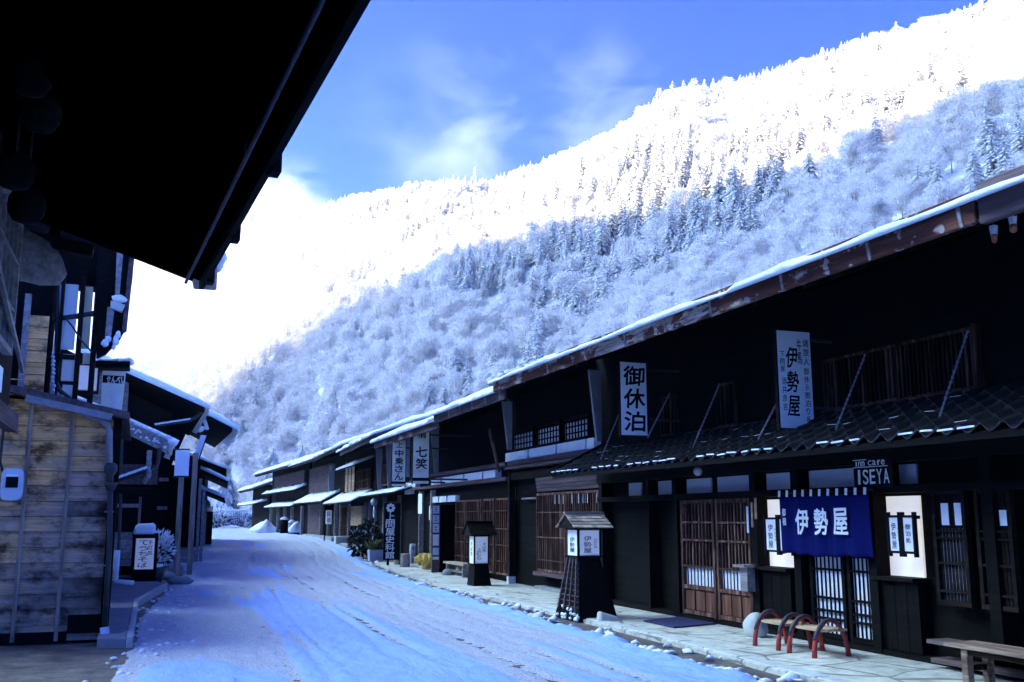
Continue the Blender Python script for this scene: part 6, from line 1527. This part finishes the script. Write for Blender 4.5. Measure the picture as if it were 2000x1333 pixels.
# standing lamp sign, snow-loaded shrub and pots on the left
Yl = 26.6; L = lambda px, py: on_y(px, py, Yl); q0, q1 = L(266, 1052), L(299, 1112); t = thing('standing_sign', 'standing lamp sign with a thick snow cap before the dark left house', 'sign', (q0.x, Yl, .1))
mb = MB(); mb.box(q0.x - .08, q1.x + .08, Yl, Yl + .4, .0, q0.z + .12); mb.build('case', M['black'], t, bevel=.015)
mb = MB(); mb.box(q0.x, q1.x, Yl - .02, Yl - .001, q1.z, q0.z); mb.build('pane', M['lit_sign'], t)
bd = Board((q0.x, Yl - .024, q1.z), (1, 0, 0), (0, 0, 1)); W_, H_ = q1.x - q0.x, q0.z - q1.z; mb = MB(); bd.column(mb, 'てうちそば', W_ * .42, H_ * .95, H_ * .05, W_ * .5, .015); bd.column(mb, '手打処', W_ * .78, H_ * .95, H_ * .45, W_ * .25, .01); mb.build('lettering', M['ink'], t)
mb = MB(); c0, c1 = L(258, 1048), L(306, 1022); mb.box(c0.x, c1.x, Yl - .15, Yl + .5, c0.z, c0.z + .05); hd = mb.build('hood', M['black'], t)
mb = MB(); mb.prism([(c0.x, Yl - .16, c0.z + .052), (c1.x, Yl - .16, c0.z + .052), (c1.x - .02, Yl + .15, c1.z + .0), (c0.x + .08, Yl + .15, c1.z - .02)], (0, .35, 0)); mb.build('snow_cap', M['snow'], hd, bevel=.05)
q = L(314, 1098); shrub('snowy_shrub', 'snow-loaded rounded shrub beside the standing lamp sign', 'shrub', (q.x, 28.0, .25), .30, 1.0, 900, GM, .8, 77, None, .10)
q = L(305, 1118); t = thing('flower_pot', 'dark round pot with frosted plant by the snowy shrub', 'pot', (q.x, 26.9, .05)); mb = MB(); mb.lathe([(.14, 0), (.2, .15), (.21, .3), (.19, .31)], (q.x, 26.9, .05), 14); mb.build('pot', M['iron'], t, smooth=True)
mb = MB(); mb.blob((q.x, 26.9, .38), (.24, .22, .10), 3, .5, 2); mb.build('plant', M['leaf_olive'], t); mb = MB(); mb.blob((q.x, 26.9, .45), (.20, .18, .05), 5, .5, 2); mb.build('snow_cap', M['snow'], t, smooth=True)
r_ = random.Random(21)
for i, (px, py) in enumerate(((325, 1128), (340, 1120), (352, 1138))):
    p = on_z(px, py, .05); mb = MB(); mb.blob((p.x, p.y, .09), (.26 + .1 * r_.random(), .22, .12), 30 + i, .3, 2); o = mb.build('kerb_stone', M['stone_grey'], smooth=True); tag(o, ['flat grey stone nearest the snow-loaded shrub', 'middle one of three flat grey stones by the kerb', 'flat grey stone nearest the street among the three'][i], 'stone', 'flat stones by the left kerb')
# dark pole and post box by the last left house
q = on_y(400, 1010, 50); t = thing('waste_bin', 'dark box with pale lid at the corner of the last left house', 'box', (q.x, 50, .4)); mb = MB(); mb.box(q.x - .35, q.x + .35, 49.7, 50.4, .38, 1.9); mb.build('body', M['black'], t, bevel=.03); mb = MB(); mb.blob((q.x, 50.05, 2.0), (.36, .34, .18), 3, .2, 2); mb.build('snow_cap', M['snow'], t, smooth=True)
# utility mast on the ridge
p_ = 18.0; r1 = np.interp(p_, R1P, R1V); x, y = r1 * math.sin(R(p_)), r1 * math.cos(R(p_)); z = hill_z(x, y)
t = thing('lattice_mast', 'tiny pale lattice mast standing on the ridge line', 'mast', (x, y, z)); mb = MB()
for sx, sy in ((-1, -1), (1, -1), (1, 1), (-1, 1)): mb.bar((x + sx * 1.2, y + sy * 1.2, z), (x + sx * .15, y + sy * .15, z + 13), .10, .10)
for k in range(6): zz = z + 2 * k; w = 1.2 - k * .16; mb.bar((x - w, y - w, zz), (x + w - .16, y - w, zz + 2), .06, .06)
mb.build('tower', M['pale_metal'], t)
for zz in (10.2, 11.8): mb = MB(); mb.bar((x - 1.6, y, z + zz), (x + 1.6, y, z + zz), .1, .1); mb.build('cross_arm', M['pale_metal'], t)
# big snow-weighted cedar behind the end of the street
def drooping(name, label, c, H, Rb, seed):
    t = thing(name, label, 'tree', c); c = Vector(c); rn = random.Random(seed)
    mb = MB(); mb.tube([c + Vector((0, 0, -1)), c + Vector((.1, 0, H * .5)), c + Vector((.1, 0, H))], [.28, .18, .03], 7); mb.build('trunk', M['bark'], t)
    mb = MB(); V_, Fc, mi = [], [], []
    for i in range(30):
        f = i / 30; z = H * (.16 + .82 * f); rad = Rb * (1 - f) ** .7 + .3; nb = int(12 * (1 - f) + 5)
        for k in range(nb):
            a = rn.uniform(0, 6.283); d = Vector((math.cos(a), math.sin(a), 0)); s = Vector((-d.y, d.x, 0)); L = rad * rn.uniform(.6, 1.1); dr = L * rn.uniform(.8, 1.4)
            prev = Vector((0, 0, z))
            for m_ in range(1, 6):
                tt = m_ / 5; q = d * L * tt + Vector((0, 0, z - dr * tt ** 1.9)); w = (.05 + .16 * tt) * (1.1 - .5 * abs(tt - .6)); n = len(V_)
                V_ += [prev - s * w * .9, prev + s * w * .9, q + s * w, q - s * w]; Fc.append((n, n + 1, n + 2, n + 3)); mi.append(0)
                if rn.random() < .9:
                    mid = (prev + q) / 2 + Vector((0, 0, .05)) + s * rn.uniform(-.04, .04); octa(V_, Fc, mi, mid, (q - prev) * .62, s * w * rn.uniform(.7, 1.1), d * .03 + Vector((0, 0, .08)), 1)
                prev = q
    mb.add([c + Vector(v) for v in V_], Fc); mb.m = mi; mb.build('crown', [M['needle'], M['tree_snow']], t)
q = on_y(528, 1000, 125); drooping('weeping_cedar', 'broad drooping cedar bowed under snow behind the far roofs', (q.x, 125, .4), 9.5, 4.2, 3)
q = on_y(585, 1000, 140); drooping('weeping_cedar', 'slimmer drooping snowy cedar right of the broad bowed one', (q.x, 140, .4), 11, 3.0, 4)
q = on_y(440, 1000, 130); drooping('weeping_cedar', 'smaller drooping snowy cedar left of the broad bowed one', (q.x, 130, .4), 7, 3.0, 5)

# ------------------------------------------------------------------ morning haze
mb = MB(); mb.box(-1450, 1450, -1450, 2100, -2.2, 335)
m, nt, b = new_mat('haze'); nt.nodes.remove(b)
pv = nt.nodes.new('ShaderNodeVolumePrincipled'); pv.inputs['Color'].default_value = (.97, .98, 1, 1)
pv.inputs['Density'].default_value = .00008; pv.inputs['Anisotropy'].default_value = .35
nt.links.new(pv.outputs[0], nt.nodes['Material Output'].inputs['Volume'])
haze = mb.build('haze', m, kind='stuff'); haze['label'] = 'thin sunlit morning haze filling the valley air'; haze['category'] = 'haze'
# banks of sunlit mist lying in the bend of the valley, a dense one inside a thinner one
for c, r, dens, lab in (((-42, 300, 50), (80, 95, 44), .0075, 'dense bright core of sunlit mist in the bend of the valley'), ((-50, 300, 50), (118, 128, 58), .0022, 'thin outer veil of mist around the bright bank in the valley')):
    mb = MB(); mb.blob(c, r, 3, .35, 3)
    m, nt, b = new_mat('valley mist'); nt.nodes.remove(b)
    pv = nt.nodes.new('ShaderNodeVolumePrincipled'); pv.inputs['Color'].default_value = (.97, .98, 1, 1)
    pv.inputs['Density'].default_value = dens; pv.inputs['Anisotropy'].default_value = .3
    nt.links.new(pv.outputs[0], nt.nodes['Material Output'].inputs['Volume'])
    o = mb.build('mist', m, smooth=True, kind='stuff'); o['label'] = lab; o['category'] = 'mist'
